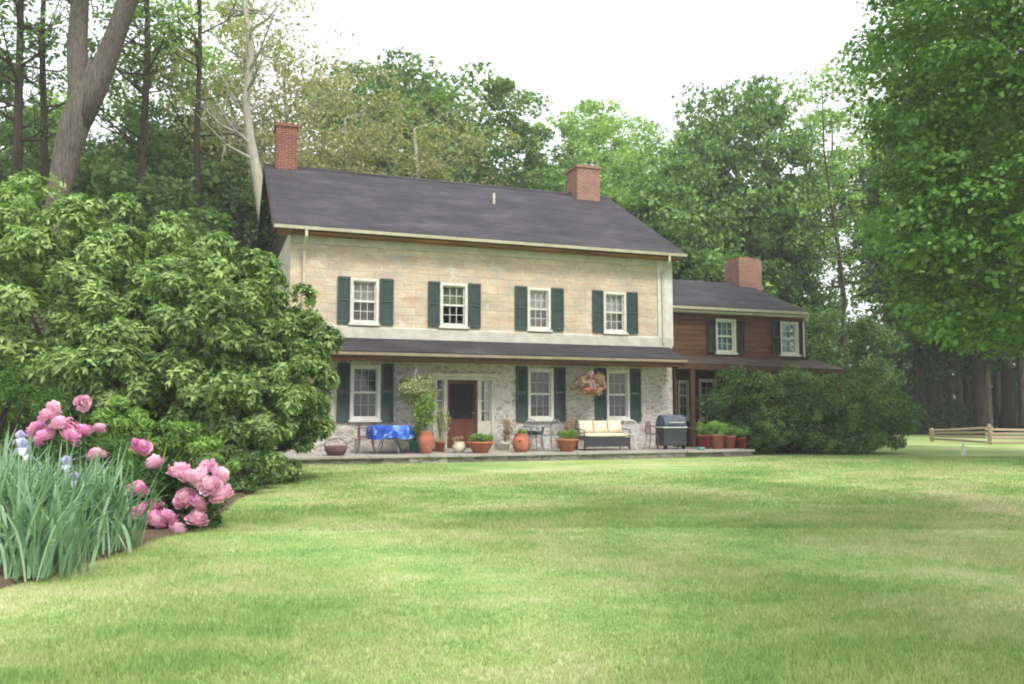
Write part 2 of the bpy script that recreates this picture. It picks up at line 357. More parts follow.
def clump_leaves(rng, C, Rd, per, size, aspect=.55, up=.55, droop=.15, shell=.55, top=.25):
    """C (n,3) clump centres, Rd (n,3) radii"""
    idx = np.repeat(np.arange(len(C)), per); n = len(idx)
    D = unit(rng.normal(size=(n, 3))); D[:, 2] += top; D = unit(D)
    r = (shell+(1-shell)*rng.random((n, 1))**.6)*rng.uniform(.85, 1.12, (n, 1))
    P = C[idx]+D*Rd[idx]*r
    N = unit(D*.55+np.array([0, 0, up])+rng.normal(size=(n, 3))*.45)
    return leaf_quads(rng, P, N, size, aspect, droop)
def crown_points(rng, n, c, rad, lo=.25, rough=.22, flat=0):
    D = unit(rng.normal(size=(n*3, 3)))
    a = rng.uniform(0, 6.28, 3)
    bump = 1+rough*(np.sin(3*np.arctan2(D[:, 1], D[:, 0])+a[0])*.6+np.sin(5*D[:, 2]+a[1]+2*D[:, 0])*.7+np.sin(4*D[:, 0]+3*D[:, 1]+a[2])*.6)
    r = (lo+(1-lo)*rng.random(n*3)**.5)*bump
    P = D*r[:, None]*np.array(rad)
    P[:, 2] = np.where(P[:, 2] < 0, P[:, 2]*(1-flat), P[:, 2])
    return (P+np.array(c))[:n]
def skeleton(mb, rng, trunk, r0, r1, C, nb, r_limb=.35, n=7):
    """trunk polyline with radii, limbs reaching to clump centres"""
    k = len(trunk); rad = [r0+(r1-r0)*(i/(k-1))**.8 for i in range(k)]; rad[0] = r0*1.25
    mb.tube(trunk, rad, max(n, 10))
    tr = [Vector(t) for t in trunk]
    sel = rng.permutation(len(C))[:nb]
    for i in sel:
        c = Vector(C[i]); zt = c.z-(abs(c.x)+abs(c.y))*.45
        best = min(range(k), key=lambda j: abs(tr[j].z-zt)); best = max(best, k//3)
        a = tr[best]; rr = rad[best]*r_limb*rng.uniform(.6, 1.2)
        mid = a.lerp(c, .5)+Vector((rng.normal()*.06, rng.normal()*.06, .05))*(c-a).length
        q1 = a.lerp(mid, .55)+Vector(rng.normal(size=3))*.04*(c-a).length
        mb.tube([a, q1, mid, c], [rr, rr*.75, rr*.5, rr*.15], 5, False)
def tree_meshes(seed, h, crown_c, crown_r, r0, n_cl, per, leaf, lm, bm, lean=(0, 0), cl=.2, rough=.22, lo=.25, nb=40, top_frac=.85, flat=0, aspect=.6, shell=.5, curve=.25):
    rng = np.random.default_rng(seed)
    C = crown_points(rng, n_cl, crown_c, crown_r, lo, rough, flat)
    avg = (crown_r[0]+crown_r[2])/2
    s = avg*cl*rng.uniform(.6, 1.35, (n_cl, 1)); Rd = s*np.array([1.15, 1.15, .7])*rng.uniform(.8, 1.2, (n_cl, 3))
    V, Q = clump_leaves(rng, C, Rd, per, leaf, aspect, shell=shell)
    crown = npmesh('crown', V, Q, lm)
    mb = MB(); k = 8; ph = rng.uniform(0, 6)
    tr = [(lean[0]*t+curve*math.sin(t*5+ph)*t, lean[1]*t+curve*math.cos(t*4+ph)*t, -.4+(h*top_frac+.4)*t) for t in [i/(k-1) for i in range(k)]]
    skeleton(mb, rng, tr, r0, r0*.22, C, nb)
    me = bpy.data.meshes.new('trunk'); me.from_pydata(mb.v, [], mb.f); me.materials.append(bm); me.update()
    me.polygons.foreach_set('use_smooth', np.ones(len(me.polygons), dtype=bool))
    return me, crown
def place_tree(name, meshes, x, y, label, group=None, s=1, rz=0, cat='tree', sz=None):
    t = thing(name, label, cat, (x, y, ground_h(x, y)), rz, group); t.scale = (s, s, sz or s)
    link('trunk', meshes[0], t); link('crown', meshes[1], t); return t
# ------------------------------------------------------------------ the ground
def sstep(a, b, x): t = min(1, max(0, (x-a)/(b-a))); return t*t*(3-2*t)
def ground_h(x, y):
    g = .04*math.sin(x*.35+1)*math.sin(y*.21)*sstep(2, 8, y)*(1-sstep(17, 20, y))
    back = max(0, y-(42 if x < 8 else 42+(x-8)*.9))
    hill = min(back, 90)*.30*(1-.55*sstep(0, 40, x))
    return g+hill
xs = np.concatenate([np.linspace(-900, -80, 12), np.linspace(-76, 76, 110), np.linspace(80, 900, 12)])
ys = np.concatenate([np.linspace(-200, -8, 8), np.linspace(-6, 150, 150), np.linspace(160, 1500, 14)])
V = np.array([(x, y, ground_h(x, y)) for y in ys for x in xs]); nx = len(xs)
Q = np.array([(j*nx+i, j*nx+i+1, (j+1)*nx+i+1, (j+1)*nx+i) for j in range(len(ys)-1) for i in range(nx-1)])
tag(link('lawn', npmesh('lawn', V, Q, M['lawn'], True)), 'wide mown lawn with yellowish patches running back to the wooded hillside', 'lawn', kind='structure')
# grass blades
edge = [on_z(px, py) for px, py in ((-160, 625), (-60, 606), (10, 588), (70, 570), (120, 556), (165, 538), (208, 529), (226, 514), (240, 500), (262, 490))]
EY = [0]+[p.y for p in edge]+[19, 19.5]; EX = [-50]+[p.x for p in edge]+[edge[-1].x-1.2, -60]
rng = np.random.default_rng(5)
def blades(n, y0, y1, hgt, wid, margin=1.2):
    Y = y0*(y1/y0)**rng.random(n*2) if y1/y0 > 1.2 else rng.uniform(y0, y1, n*2)
    X = rng.uniform(-1, 1, n*2)*(Y*.64+margin)
    keep = X > np.interp(Y, EY, EX)-.06; X, Y = X[keep][:n], Y[keep][:n]; n = len(X)
    Z = .04*np.sin(X*.35+1)*np.sin(Y*.21)*np.clip((Y-2)/6, 0, 1)
    h = hgt*rng.uniform(.5, 1.3, n)*(1+.35*np.sin(X*1.7+2*np.sin(Y*.9))); a = rng.uniform(0, 6.283, n); w_ = wid*rng.uniform(.7, 1.3, n)
    ca, sa = np.cos(a), np.sin(a); b = rng.uniform(0, 6.283, n); ln = h*rng.uniform(.2, .9, n)
    p = np.stack([X, Y, Z], 1)
    v0 = p+np.stack([ca*w_, sa*w_, -.01+0*X], 1); v1 = p-np.stack([ca*w_, sa*w_, .01+0*X], 1); v2 = p+np.stack([np.cos(b)*ln, np.sin(b)*ln, h], 1)
    return np.stack([v0, v1, v2], 1).reshape(-1, 3)
VB = np.concatenate([blades(380000, 3.3, 11, .03, .0032), blades(200000, 9, 24, .035, .009, 2)])
FB = np.arange(len(VB)).reshape(-1, 3)
tag(link('lawn_grass', npmesh('lawn_grass', VB, FB, M['blade'])), 'short mown grass blades covering the near lawn', 'grass', kind='stuff')
# flower bed soil
def bed(name, pts, z, mat, label):
    mb = MB(); n = len(pts); c = (sum(p[0] for p in pts)/n, sum(p[1] for p in pts)/n)
    vs = [(c[0], c[1], z+.06)]+[(c[0]+(p[0]-c[0])*.9, c[1]+(p[1]-c[1])*.9, z+.04) for p in pts]+[(p[0], p[1], z-.03) for p in pts]
    fs = [(0, 1+i, 1+(i+1) % n) for i in range(n)]+[(1+i, 1+n+i, 1+n+(i+1) % n, 1+(i+1) % n) for i in range(n)]
    mb.add(vs, fs); return tag(mb.build(name, mat, smooth=True), label, 'flower bed', kind='structure')
bed('flower_bed', [(p.x, p.y) for p in edge]+[(-5.2, 17), (-14, 18), (-9, 6)], .0, M['soil'], 'brown soil flower bed along the left side of the lawn')
# ------------------------------------------------------------------ terrace
UT1 = wall(752, 450, -2.35)[0]
mb = MB().box(-.1, UT1, -2.35, -.02, -.3, TERR-.05)
t = mb.build('stone_terrace', M['rubble_low']); t.location = H(0, 0, 0); t.rotation_euler.z = TH
tag(t, 'low stone terrace with flagstone edge along the front of the farmhouse', 'terrace', kind='structure')
rng = np.random.default_rng(3); mb = MB(); u = -.15
while u < UT1:
    du = rng.uniform(.5, 1.0); ub = min(u+du, UT1+.05); va, vb = -2.42+rng.uniform(-.03, .03), -1.6
    mb.box(u+.006, ub-.006, va, vb, TERR-.052, TERR+rng.uniform(-.006, .003)); 
    v = vb+.012; mb.box(u+.006, ub-.006, v, v+.75, TERR-.052, TERR+rng.uniform(-.006, .003)); mb.box(u+.006, ub-.006, v+.762, -.022, TERR-.052, TERR+rng.uniform(-.006, .003)); u = ub
fl = mb.build('flagstones', M['flag'], t)
# ------------------------------------------------------------------ the farmhouse
house = thing('farmhouse', 'two storey stone farmhouse with dark green shutters and a lower brown wing', 'house', H(0, 0, 0), TH)
def part(mb, name, mat, parent=None, **k): return mb.build(name, mat, parent or house, **k)
L = wall(671, 300)[0]
def wallmesh(u0, u1, z0, z1, ops, v=0, depth=.18, th=.4):
    mb = MB(); us = sorted({u0, u1}|{x for o in ops for x in o[:2]}); zs = sorted({z0, z1}|{x for o in ops for x in o[2:]})
    def hole(a, b, c, d): return any(o[0]-1e-6 <= a and b <= o[1]+1e-6 and o[2]-1e-6 <= c and d <= o[3]+1e-6 for o in ops)
    for i in range(len(us)-1):
        for j in range(len(zs)-1):
            if not hole(us[i], us[i+1], zs[j], zs[j+1]): mb.box(us[i], us[i+1], v, v+th, zs[j], zs[j+1])
    # keep only outward-visible faces: drop internal duplicates
    from collections import Counter
    key = lambda f: tuple(sorted(tuple(round(c, 5) for c in mb.v[i]) for i in f))
    cnt = Counter(key(f) for f in mb.f); mb.f = [f for f in mb.f if cnt[key(f)] == 1]
    return mb
def window(u0, u1, z0, z1, v, cur_up='curtain', cur_lo='curtain_grey', parent=None, label=None, cols=3, mrail=.5, frame='white', sill=True, mt=.008):
    cw = .075; mb = MB()      # casing
    mb.box(u0, u0+cw, v-.035, v+.14, z0, z1); mb.box(u1-cw, u1, v-.035, v+.14, z0, z1)
    mb.box(u0+cw, u1-cw, v-.032, v+.14, z1-cw, z1); mb.box(u0+cw, u1-cw, v-.032, v+.14, z0, z0+cw*.8)
    a, b, c, d = u0+cw, u1-cw, z0+cw*.8, z1-cw; zm = c+(d-c)*mrail; s = .035
    mb.box(a, a+s, v+.04, v+.09, c, d); mb.box(b-s, b, v+.04, v+.09, c, d)
    mb.box(a+s, b-s, v+.03, v+.09, zm-.025, zm+.03)
    mb.box(a+s, b-s, v+.041, v+.09, d-s, d); mb.box(a+s, b-s, v+.041, v+.09, c, c+s)
    fr = part(mb, 'window', M[frame], parent, label=label)
    g = MB()
    for (p, q) in ((c+s, zm-.025), (zm+.03, d-s)):
        for i in range(1, cols): x = a+s+(b-a-2*s)*i/cols; g.box(x-mt, x+mt, v+.052, v+.078, p, q)
        y = (p+q)/2; g.box(a+s, b-s, v+.054, v+.076, y-mt, y+mt)
    part(g, 'muntin', M[frame], fr)
    part(MB().box(a+s, b-s, v+.063, v+.067, zm+.03, d-s), 'upper_pane', M['glass'], fr)
    part(MB().box(a+s, b-s, v+.063, v+.067, c+s, zm-.025), 'lower_pane', M['glass'], fr)
    if cur_up: part(MB().box(a, b, v+.16, v+.165, zm, d), 'curtain', M[cur_up], fr)
    if cur_lo: part(MB().box(a, b, v+.17, v+.175, c, zm), 'curtain', M[cur_lo], fr)
    if sill: part(MB().box(u0-.04, u1+.04, v-.09, v+.02, z0-.06, z0-.002), 'sill', M[frame], fr)
    return fr
def shutter(u0, u1, z0, z1, v, mat='shutter', parent=None):
    mb = MB(); b = .05; zm = z0+(z1-z0)*.48
    mb.box(u0, u0+b, v-.07, v-.02, z0, z1); mb.box(u1-b, u1, v-.07, v-.02, z0, z1)
    for z in (z0, zm, z1-.07): mb.box(u0+b, u1-b, v-.068, v-.022, z, z+.07)
    n = int((z1-z0)/.055)
    for i in range(n):
        z = z0+.07+(z1-z0-.14)*i/n
        if zm-.03 < z < zm+.06: continue
        mb.prism([(v-.06, z), (v-.055, z-.006), (v-.028, z+.038), (v-.033, z+.044)], u0+b, u1-b)
    return part(mb, 'shutter', M[mat], parent)
# measured openings (pixel columns of window frame, rows) on the front wall
UP = [((350.5, 378.8), (278.4, 323.3), (337.3, 349.9), (379.7, 393.2), 'curtain', 'curtain_grey'),
      ((440, 467.4), (283.5, 326.8), (428, 439.6), (468, 480.2), 'curtain_green', None),
      ((527.3, 550.3), (288.2, 329.5), (514.6, 526.3), (551, 563), 'curtain', 'curtain_grey'),
      ((603.2, 625.6), (292, 332.6), (592, 602.2), (626.2, 636.9), 'curtain', 'curtain_grey')]
LO = [((350.5, 380.3), (366.5, 419.6), (336.6, 349.5), (381.2, 393)),
      ((527.8, 553), (368, 419.3), (515.8, 527.2), (554, 565)),
      ((606.3, 629), (368.8, 419.2), (594.6, 605.7), (629.7, 640.2))]
def rect(a, v=0):
    (x0, x1), (y0, y1) = a[0], a[1]; xm = (x0+x1)/2
    return wall(x0, y0, v)[0], wall(x1, y0, v)[0], wall(xm, y1, v)[1], wall(xm, y0, v)[1]
upr = [rect(a) for a in UP]; lor = [rect(a) for a in LO]
uz0 = sum(r[2] for r in upr)/4; uz1 = sum(r[3] for r in upr)/4; lz0 = sum(r[2] for r in lor)/3; lz1 = sum(r[3] for r in lor)/3
upr = [(r[0], r[1], uz0, uz1) for r in upr]; lor = [(r[0], r[1], lz0, lz1) for r in lor]
ZB = wall(480, 341)[1]              # top of the pent roof at the wall
ZE = wall(480, 243.5)[1]            # top of the frieze board
du0, du1 = wall(433, 400)[0], wall(494, 400)[0]; dzt = wall(463, 377)[1]
HD = 9.8; VR = 4.9
part(wallmesh(0, L, ZB, ZE+.25, upr), 'upper_wall', M['stucco'], label='beige weathered upper front wall')
part(wallmesh(0, L, 0, ZB-.002, lor+[(du0, du1, 0, dzt)]), 'lower_wall', M['rubble'], label='rubble stone lower front wall')
ZW = ZE+.25
eave_z = wall(480, 238, -.45)[1]
rl = wall(262, 164, VR); zr = rl[1]
ug0, ug1 = wall(274, 226, -.5)[0], wall(686, 256, -.5)[0]
# side and back walls
mb = MB(); mb.box(0, .4, .402, HD-.4, 0, ZW-.2); mb.box(L-.4, L, .402, HD-.4, 0, ZW-.2); mb.box(0, L, HD-.398, HD, 0, ZW-.2)
part(mb, 'side_wall', M['rubble'])
ztop = lambda v: eave_z+(zr-eave_z)*(v+.45)/(VR+.45)-.2
for ua, ub in ((.02, .3), (L-.3, L-.02)):
    part(MB().prism([(.05, ZW-.199), (HD-.05, ZW-.199), (VR, ztop(VR)-.02)], ua, ub), 'gable_wall', M['gable'])
# roof slab
th = .13; ez = eave_z; VF, VBk = -.47, 2*VR+.47
ezr = zr-(zr-ez)*(VR-VF)/(VR+.45)
roof = part(MB().prism([(VF, ezr-th), (VF, ezr), (VR, zr), (VBk, ezr), (VBk, ezr-th), (VR, zr-th)], ug0, ug1), 'roof', M['shingle'])
part(MB().prism([(VR-.16, zr-.07), (VR, zr+.035), (VR+.16, zr-.07), (VR, zr+.003)], ug0+.01, ug1-.01), 'ridge_cap', M['shingle'], roof)
# rake boards
for ua in (ug0-.03, ug1-.004):
    part(MB().prism([(VF, ezr-th-.08), (VF, ezr-.02), (VR, zr-.02), (VBk, ezr-.02), (VBk, ezr-th-.08), (VR, zr-th-.08)], ua, ua+.034), 'rake_board', M['gable'])
# gutter, soffit, frieze
part(MB().prism([(VF-.12, ezr-.04), (VF-.10, ezr-.12), (VF-.01, ezr-.12), (VF-.01, ezr-.02), (VF-.03, ezr-.02), (VF-.03, ezr-.10), (VF-.095, ezr-.10), (VF-.105, ezr-.04)], ug0, ug1), 'gutter', M['gutter'])
part(MB().box(ug0+.1, ug1-.1, VF+.02, -.002, ezr-th-.06, ezr-th-.02), 'soffit', M['soffit'])
part(MB().box(.05, L-.05, -.3, -.04, ZE+.09, ezr-th-.063).box(.05, L-.05, -.16, -.03, ZE+.0, ZE+.088), 'cornice', M['soffit'])
zf = wall(480, 255)[1]
part(MB().box(.04, L-.3, -.045, -.002, zf, ZE-.003), 'frieze_board', M['trim'])
uc = wall(657, 290)[0]
part(MB().box(uc, L+.03, -.05, -.002, ZB+.02, ZE-.002), 'corner_board', M['white'])
# ledge band above the pent roof
zl = wall(480, 330.5)[1]
part(MB().prism([(-.06, ZB-.05), (-.05, zl-.04), (-.002, zl+.01), (-.002, ZB-.05)], .02, L-.02), 'plaster_band', M['trim'])
for px, pz in ((303.5, 228), (663, 257)):
    ua = wall(px, 300, -.09)[0]
    part(MB().tube([(ua, VF-.06, ezr-.12), (ua, VF-.06, ezr-.28), (ua, -.09, ezr-.62), (ua, -.09, ZB-.02 if px < 400 else ZB+.1)], .04, 8), 'downspout', M['gutter'])
for i, a in enumerate(UP):
    z0, z1 = uz0, uz1
    window(upr[i][0], upr[i][1], uz0, uz1, 0, a[4], a[5])
    for s_ in (a[2], a[3]): shutter(wall(s_[0], 300)[0], wall(s_[1], 300)[0], uz0-.02, uz1+.02, 0)
for i, a in enumerate(LO):
    window(lor[i][0], lor[i][1], lz0, lz1, 0, 'blind_dark', 'blind_dark', mt=.004)
    for s_ in (a[2], a[3]): shutter(wall(s_[0], 400)[0], wall(s_[1], 400)[0], lz0-.06, lz1+.04, 0)
# pent roof over the terrace
VP = -1.05; zp = wall(516, 355.0, VP)[1]
up0, up1 = -.1, wall(686, 358, VP)[0]
pz1 = ZB-.02
pent = part(MB().prism([(VP, zp-.06), (VP, zp+.01), (-.06, pz1), (-.06, pz1-.07)], up0, up1), 'pent_roof', M['shingle'])
part(MB().box(up0+.02, up1-.02, VP+.02, VP+.06, zp-.2, zp-.062), 'fascia', M['brownwood'])
part(MB().prism([(VP-.1, zp-.03), (VP-.09, zp-.1), (VP-.005, zp-.11), (VP-.005, zp-.02), (VP-.02, zp-.02), (VP-.02, zp-.08), (VP-.085, zp-.08), (VP-.09, zp-.03)], up0, up1), 'gutter', M['pentgutter'])
part(MB().box(up0+.02, up1-.02, VP+.06, -.05, zp-.2, zp-.17), 'porch_ceiling', M['soffit'])
# chimneys
def chimney(px0, px1, ptop, v0, v1, mat, cap=False, side=.0):
    u0 = wall(px0, 150, v0)[0]; u1 = wall(px1, 150, v0)[0]; z1 = wall((px0+px1)/2, ptop, v0)[1]
    mb = MB().box(u0, u1, v0, v1, zr-1.0, z1-.12); mb.box(u0-.04, u1+.04, v0-.04, v1+.04, z1-.12, z1-.03).box(u0-.01, u1+.01, v0-.01, v1+.01, z1-.03, z1)
    c = part(mb, 'chimney', M[mat], roof)
    return c
chimney(276, 297, 123, VR-.35, VR+.45, 'brick_red')
chimney(577, 599.5, 165, VR-.6, VR+.35, 'brick_pale')
part(MB().tube([(wall(493, 200, 3.0)[0], 2.9, ztop(2.9)+.1), (wall(493, 200, 3.0)[0], 2.9, ztop(2.9)+.55)], .045, 8), 'vent_pipe', M['gutter'], roof)
# entrance
zd0 = TERR+.06; dw0, dw1 = wall(447, 400)[0], wall(477.5, 400)[0]; dt = wall(463, 380)[1]
mb = MB().box(du0, du1, -.06, .1, dt, dzt-.002); mb.box(du0-.08, du1+.08, -.12, -.003, dzt, dzt+.1)
for x in (du0, dw0-.1, dw1, du1-.09): mb.box(x, x+.1, -.04, .14, zd0, dt-.002)
part(mb, 'door_surround', M['trim'])
part(MB().box(du0+.01, du1-.01, -.2, .2, TERR-.01, zd0-.003), 'threshold', M['flag'])
zl2 = wall(462, 419)[1]
dr = MB().box(dw0+.002, dw1-.002, .10, .15, zd0, zl2)
dr.box(dw0+.12, dw1-.12, .085, .1, zd0+.12, zl2-.1)
dr.box(dw0+.002, dw0+.1, .1, .15, zl2, dt-.004).box(dw1-.1, dw1-.002, .1, .15, zl2, dt-.004).box(dw0+.1, dw1-.1, .1, .15, dt-.1, dt-.004)
door = part(dr, 'door', M['door'])
part(MB().box(dw0+.1, dw1-.1, .12, .125, zl2, dt-.1), 'screen', M['dark'], door)
part(MB().tube([(dw1-.08, .08, zd0+1.0), (dw1-.08, .03, zd0+1.0), (dw1-.16, .03, zd0+1.0)], .012, 6), 'handle', M['iron'], door)
for (a, b, cu) in ((du0+.1, dw0-.1, 'blind_dark'), (dw1+.1, du1-.09, 'curtain')):
    zs = zd0+.75; sb = part(MB().box(a, b, 0, .1, zd0, zs), 'sidelight_panel', M['trim'])
    g = MB()
    for k in range(5): z = zs+(dt-zs)*k/4; g.box(a, b, .03, .08, z-.012, z+.012)
    g.box(a, a+.03, .032, .078, zs, dt).box(b-.03, b, .032, .078, zs, dt)
    sl = part(g, 'sidelight', M['white']); part(MB().box(a, b, .05, .054, zs, dt), 'pane', M['glass'], sl)
    if cu: part(MB().box(a+(b-a)*(.45 if cu == 'curtain' else 0), b, .12, .125, zs, dt), 'curtain', M[cu], sl)
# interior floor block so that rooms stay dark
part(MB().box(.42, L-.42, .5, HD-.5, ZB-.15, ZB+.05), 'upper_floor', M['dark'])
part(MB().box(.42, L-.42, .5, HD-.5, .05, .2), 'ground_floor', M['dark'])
# ------------------------------------------------------------------ the wing
VW = 1.0; w1 = wall(804.5, 330, VW)[0]; wz1 = wall(740, 311, VW)[1]
wr = [(wall(715, 330, VW)[0], wall(735.5, 330, VW)[0], wall(725, 352, VW)[1], wall(725, 318.5, VW)[1]),
      (wall(779.5, 330, VW)[0], wall(798, 330, VW)[0], wall(789, 355.5, VW)[1], wall(789, 322.5, VW)[1])]
wz0 = wall(740, 356, VW)[1]
zz0 = (wr[0][2]+wr[1][2])/2; zz1 = (wr[0][3]+wr[1][3])/2; wr = [(r[0], r[1], zz0, zz1) for r in wr]
low = [(wall(677.5, 400, VW)[0], wall(690, 400, VW)[0], wall(684, 419, VW)[1], wall(684, 380, VW)[1]),
       (wall(699, 400, VW)[0], wall(717, 400, VW)[0], wall(707, 419.5, VW)[1], wall(707, 379, VW)[1])]
part(wallmesh(L+.01, w1, wz0, wz1+.02, wr, VW, th=.25), 'wing_wall', M['siding'], label='reddish brown board wall of the wing')
mb = MB()
for k in range(1, 9):       # board joints as battens standing proud
    z = wz0+(wz1-wz0)*k/9; 
    for (a, b) in ((L+.02, wr[0][0]-.01), (wr[0][1]+.01, wr[1][0]-.01), (wr[1][1]+.01, w1-.02)): mb.prism([(VW-.012, z), (VW-.003, z-.0), (VW-.003, z+.09)], a, b)
part(mb, 'wing_clapboard', M['siding'])
part(wallmesh(L+.01, w1, 0, wz0-.002, low, VW, th=.25), 'wing_lower_wall', M['brownwood'])
wd = 5.6; part(MB().box(w1-.25, w1, VW+.252, VW+wd, 0, wz1+.1).box(L+.01, w1, VW+wd, VW+wd+.2, 0, wz1+.1), 'wing_side_wall', M['siding'])
VRW = VW+3.1; zrw = wall(757, 284.5, VRW)[1]; wez = wall(740, 308.5, VW-.3)[1]; ue = wall(804, 312, VW-.3)[0]+.1
wroof = part(MB().prism([(VW-.3, wez-.1), (VW-.3, wez), (VRW, zrw), (2*VRW-VW+.3, wez), (2*VRW-VW+.3, wez-.1), (VRW, zrw-.1)], L-.0, ue), 'wing_roof', M['shingle'])
part(MB().prism([(VW, wz1+.19), (2*VRW-VW, wz1+.19), (VRW, zrw-.15)], w1-.22, w1-.02), 'wing_gable', M['siding'])
part(MB().prism([(VW-.4, wez-.02), (VW-.39, wez-.1), (VW-.31, wez-.11), (VW-.31, wez-.02), (VW-.325, wez-.02), (VW-.325, wez-.08), (VW-.38, wez-.08), (VW-.385, wez-.02)], L+.03, ue), 'gutter', M['gutter'])
part(MB().box(L+.02, w1, VW-.28, VW-.003, wez-.2, wez-.12), 'wing_fascia', M['trim'])
cu0, cu1 = wall(739, 270, VRW-.5)[0], wall(761.5, 270, VRW-.5)[0]; cz = wall(745, 256, VRW-.5)[1]
part(MB().box(cu0, cu1, VRW-.5, VRW+.45, zrw-.8, cz-.14).box(cu0+.07, cu1-.07, VRW-.43, VRW+.38, cz-.14, cz-.06).box(cu0+.2, cu1-.2, VRW-.3, VRW+.25, cz-.06, cz), 'chimney', M['brick_pale'], wroof)
for r in wr:
    window(r[0], r[1], r[2], r[3], VW, 'curtain_blue', 'curtain_blue', cols=3)
    wdt = .34; shutter(r[0]-wdt-.01, r[0]-.01, r[2], r[3]+.03, VW, 'shutter_dark'); shutter(r[1]+.01, r[1]+wdt+.01 if r[1]+wdt < w1 else w1-.02, r[2], r[3]+.03, VW, 'shutter_dark')
for r in low: window(r[0], r[1], r[2], r[3], VW, 'blind_dark', 'blind_dark', cols=2, mrail=.62)
ud = wall(803.5, 330, VW-.08)[0]
part(MB().tube([(ud+.03, VW-.35, wez-.08), (ud, VW-.08, wez-.35), (ud, VW-.08, wz0+.03)], .035, 8), 'downspout', M['gutter'])
# wing pent roof, dropping slightly toward its right end
VQ = -.25
qa = wall(689, 362.5, VQ); qb = wall(845, 369.5, VQ); ta = wall(684, 354, VW)[1]+.02; tb = wall(806, 361, VW)[1]+.02
ur = qb[0]
vs = [(L+.02, VQ, qa[1]), (ur, VQ, qb[1]), (ur, VW-.004, tb), (L+.02, VW-.004, ta)]
wp = part(MB().add([(x, y, z) for x, y, z in vs]+[(x, y, z-.07) for x, y, z in vs], [(0, 1, 2, 3), (7, 6, 5, 4), (0, 4, 5, 1), (1, 5, 6, 2), (2, 6, 7, 3), (3, 7, 4, 0)]), 'wing_pent_roof', M['shingle2'])
part(MB().add([(L+.03, VQ-.02, qa[1]-.2), (ur, VQ-.02, qb[1]-.2), (ur, VQ+.04, qb[1]-.2), (L+.03, VQ+.04, qa[1]-.2),
               (L+.03, VQ-.02, qa[1]-.03), (ur, VQ-.02, qb[1]-.03), (ur, VQ+.04, qb[1]-.072), (L+.03, VQ+.04, qa[1]-.072)],
              [(0, 3, 2, 1), (4, 5, 6, 7), (0, 1, 5, 4), (1, 2, 6, 5), (2, 3, 7, 6), (3, 0, 4, 7)]), 'wing_fascia', M['brownwood'])
for px in (692.5, 780, 840):
    ua = wall(px, 400, VQ+.05)[0]; part(MB().box(ua-.07, ua+.07, VQ+.0, VQ+.14, 0, qa[1]-.2 if px < 700 else qb[1]-.16), 'porch_post', M['brownwood'])
part(MB().box(L+.05, L+.12, VQ+.2, VW-.01, 0, qa[1]-.1), 'wing_return_wall', M['brownwood'])
# terrace porch posts? none in view; ------------------------------------------------ things on the terrace
def TP(px, v): return H(wall(px, 440, v)[0], v, TERR)
def pxh(px, y0, y1, v): return abs(wall(px, y1, v)[1]-wall(px, y0, v)[1])
def foliage(seed, c, rad, n_cl, per, leaf, mat, parent, name='foliage', cl=.42, aspect=.5, droop=.3, lo=.3):
    per = int(per*2)
    rng = np.random.default_rng(seed); C = crown_points(rng, n_cl, c, rad, lo, .2)
    s = (rad[0]+rad[2])/2*cl; V, Q = clump_leaves(rng, C, np.full((n_cl, 3), s), per, leaf, aspect, droop=droop)
    return link(name, npmesh(name, V, Q, mat), parent)
def pot_profile(r, h, flare=.75, rim=.04): return [(0, 0), (r*flare, 0), (r*.97, h-rim), (r*1.05, h-rim), (r*1.05, h), (r*.9, h), (r*.88, h-.04), (0, h-.045)]
def potted(px, v, r, h, mat, label, fh=0, fr=0, lm='lf_pot', flare=.75, seed=1, group=None, leaf=.05, per=40, ncl=14, cat='potted plant'):
    t = thing('potted_plant' if fh else 'flower_pot', label, cat if fh else 'flower pot', TP(px, v), TH, group)
    MB().lathe(pot_profile(r, h, flare), 20).build('pot', M[mat], t, smooth=True)
    MB().lathe([(0, h-.03), (r*.87, h-.03)], 20).build('soil', M['soil'], t)
    if fh:
        foliage(seed, (0, 0, h+fh*.45), (fr, fr, fh*.5), ncl, per, leaf, M[lm], t)
        mb = MB()
        for k in range(5): a = k*1.26; mb.tube([(0, 0, h-.04), (fr*.3*math.cos(a), fr*.3*math.sin(a), h+fh*.5)], .008, 4)
        mb.build('stem', M['stem'], t)
    return t
def chair(name, label, cat, loc, rz, mat, group=None, hb=.88, w=.46):
    t = thing(name, label, cat, loc, rz, group); h = w/2
    mb = MB(); mb.tube([(h*math.cos(a)*1.0, h*math.sin(a), .44) for a in [2*math.pi*k/16 for k in range(17)]], .012, 6, False)
    for k in range(-4, 5): x = k*h/4.5; y = math.sqrt(h*h-x*x); mb.box(x-.009, x+.009, -y, y, .437, .445)
    mb.build('seat', M[mat], t)
    for sx in (-1, 1):
        for sy in (-1, 1): MB().tube([(sx*h*.7, sy*h*.7, .44), (sx*h*.78, sy*h*.8, .2), (sx*h*.95, sy*h*1.05, 0)], .012, 6).build('leg', M[mat], t)
    arc = [(h*math.cos(a), h*.8, .44+(hb-.44)*math.sin(a)**.6) for a in [math.pi*k/12 for k in range(13)]]
    mb = MB().tube(arc, .013, 6)
    for k in range(-3, 4): x = k*h/4; mb.tube([(x, h*.8, .44), (x, h*.8, .44+(hb-.44)*max(0.05, 1-(x/h)**2)**.3)], .007, 5)
    mb.tube([(-h*.8, h*.8, .65), (0, h*.8, .6), (h*.8, h*.8, .65)], .007, 5)
    mb.build('backrest', M[mat], t)
    mb = MB()
    for sx in (-1, 1): mb.tube([(sx*h, h*.8, .66), (sx*h*1.1, 0, .68), (sx*h*1.05, -h*.6, .64), (sx*h*.8, -h*.6, .44)], .011, 6)
    mb.build('armrest', M[mat], t); return t
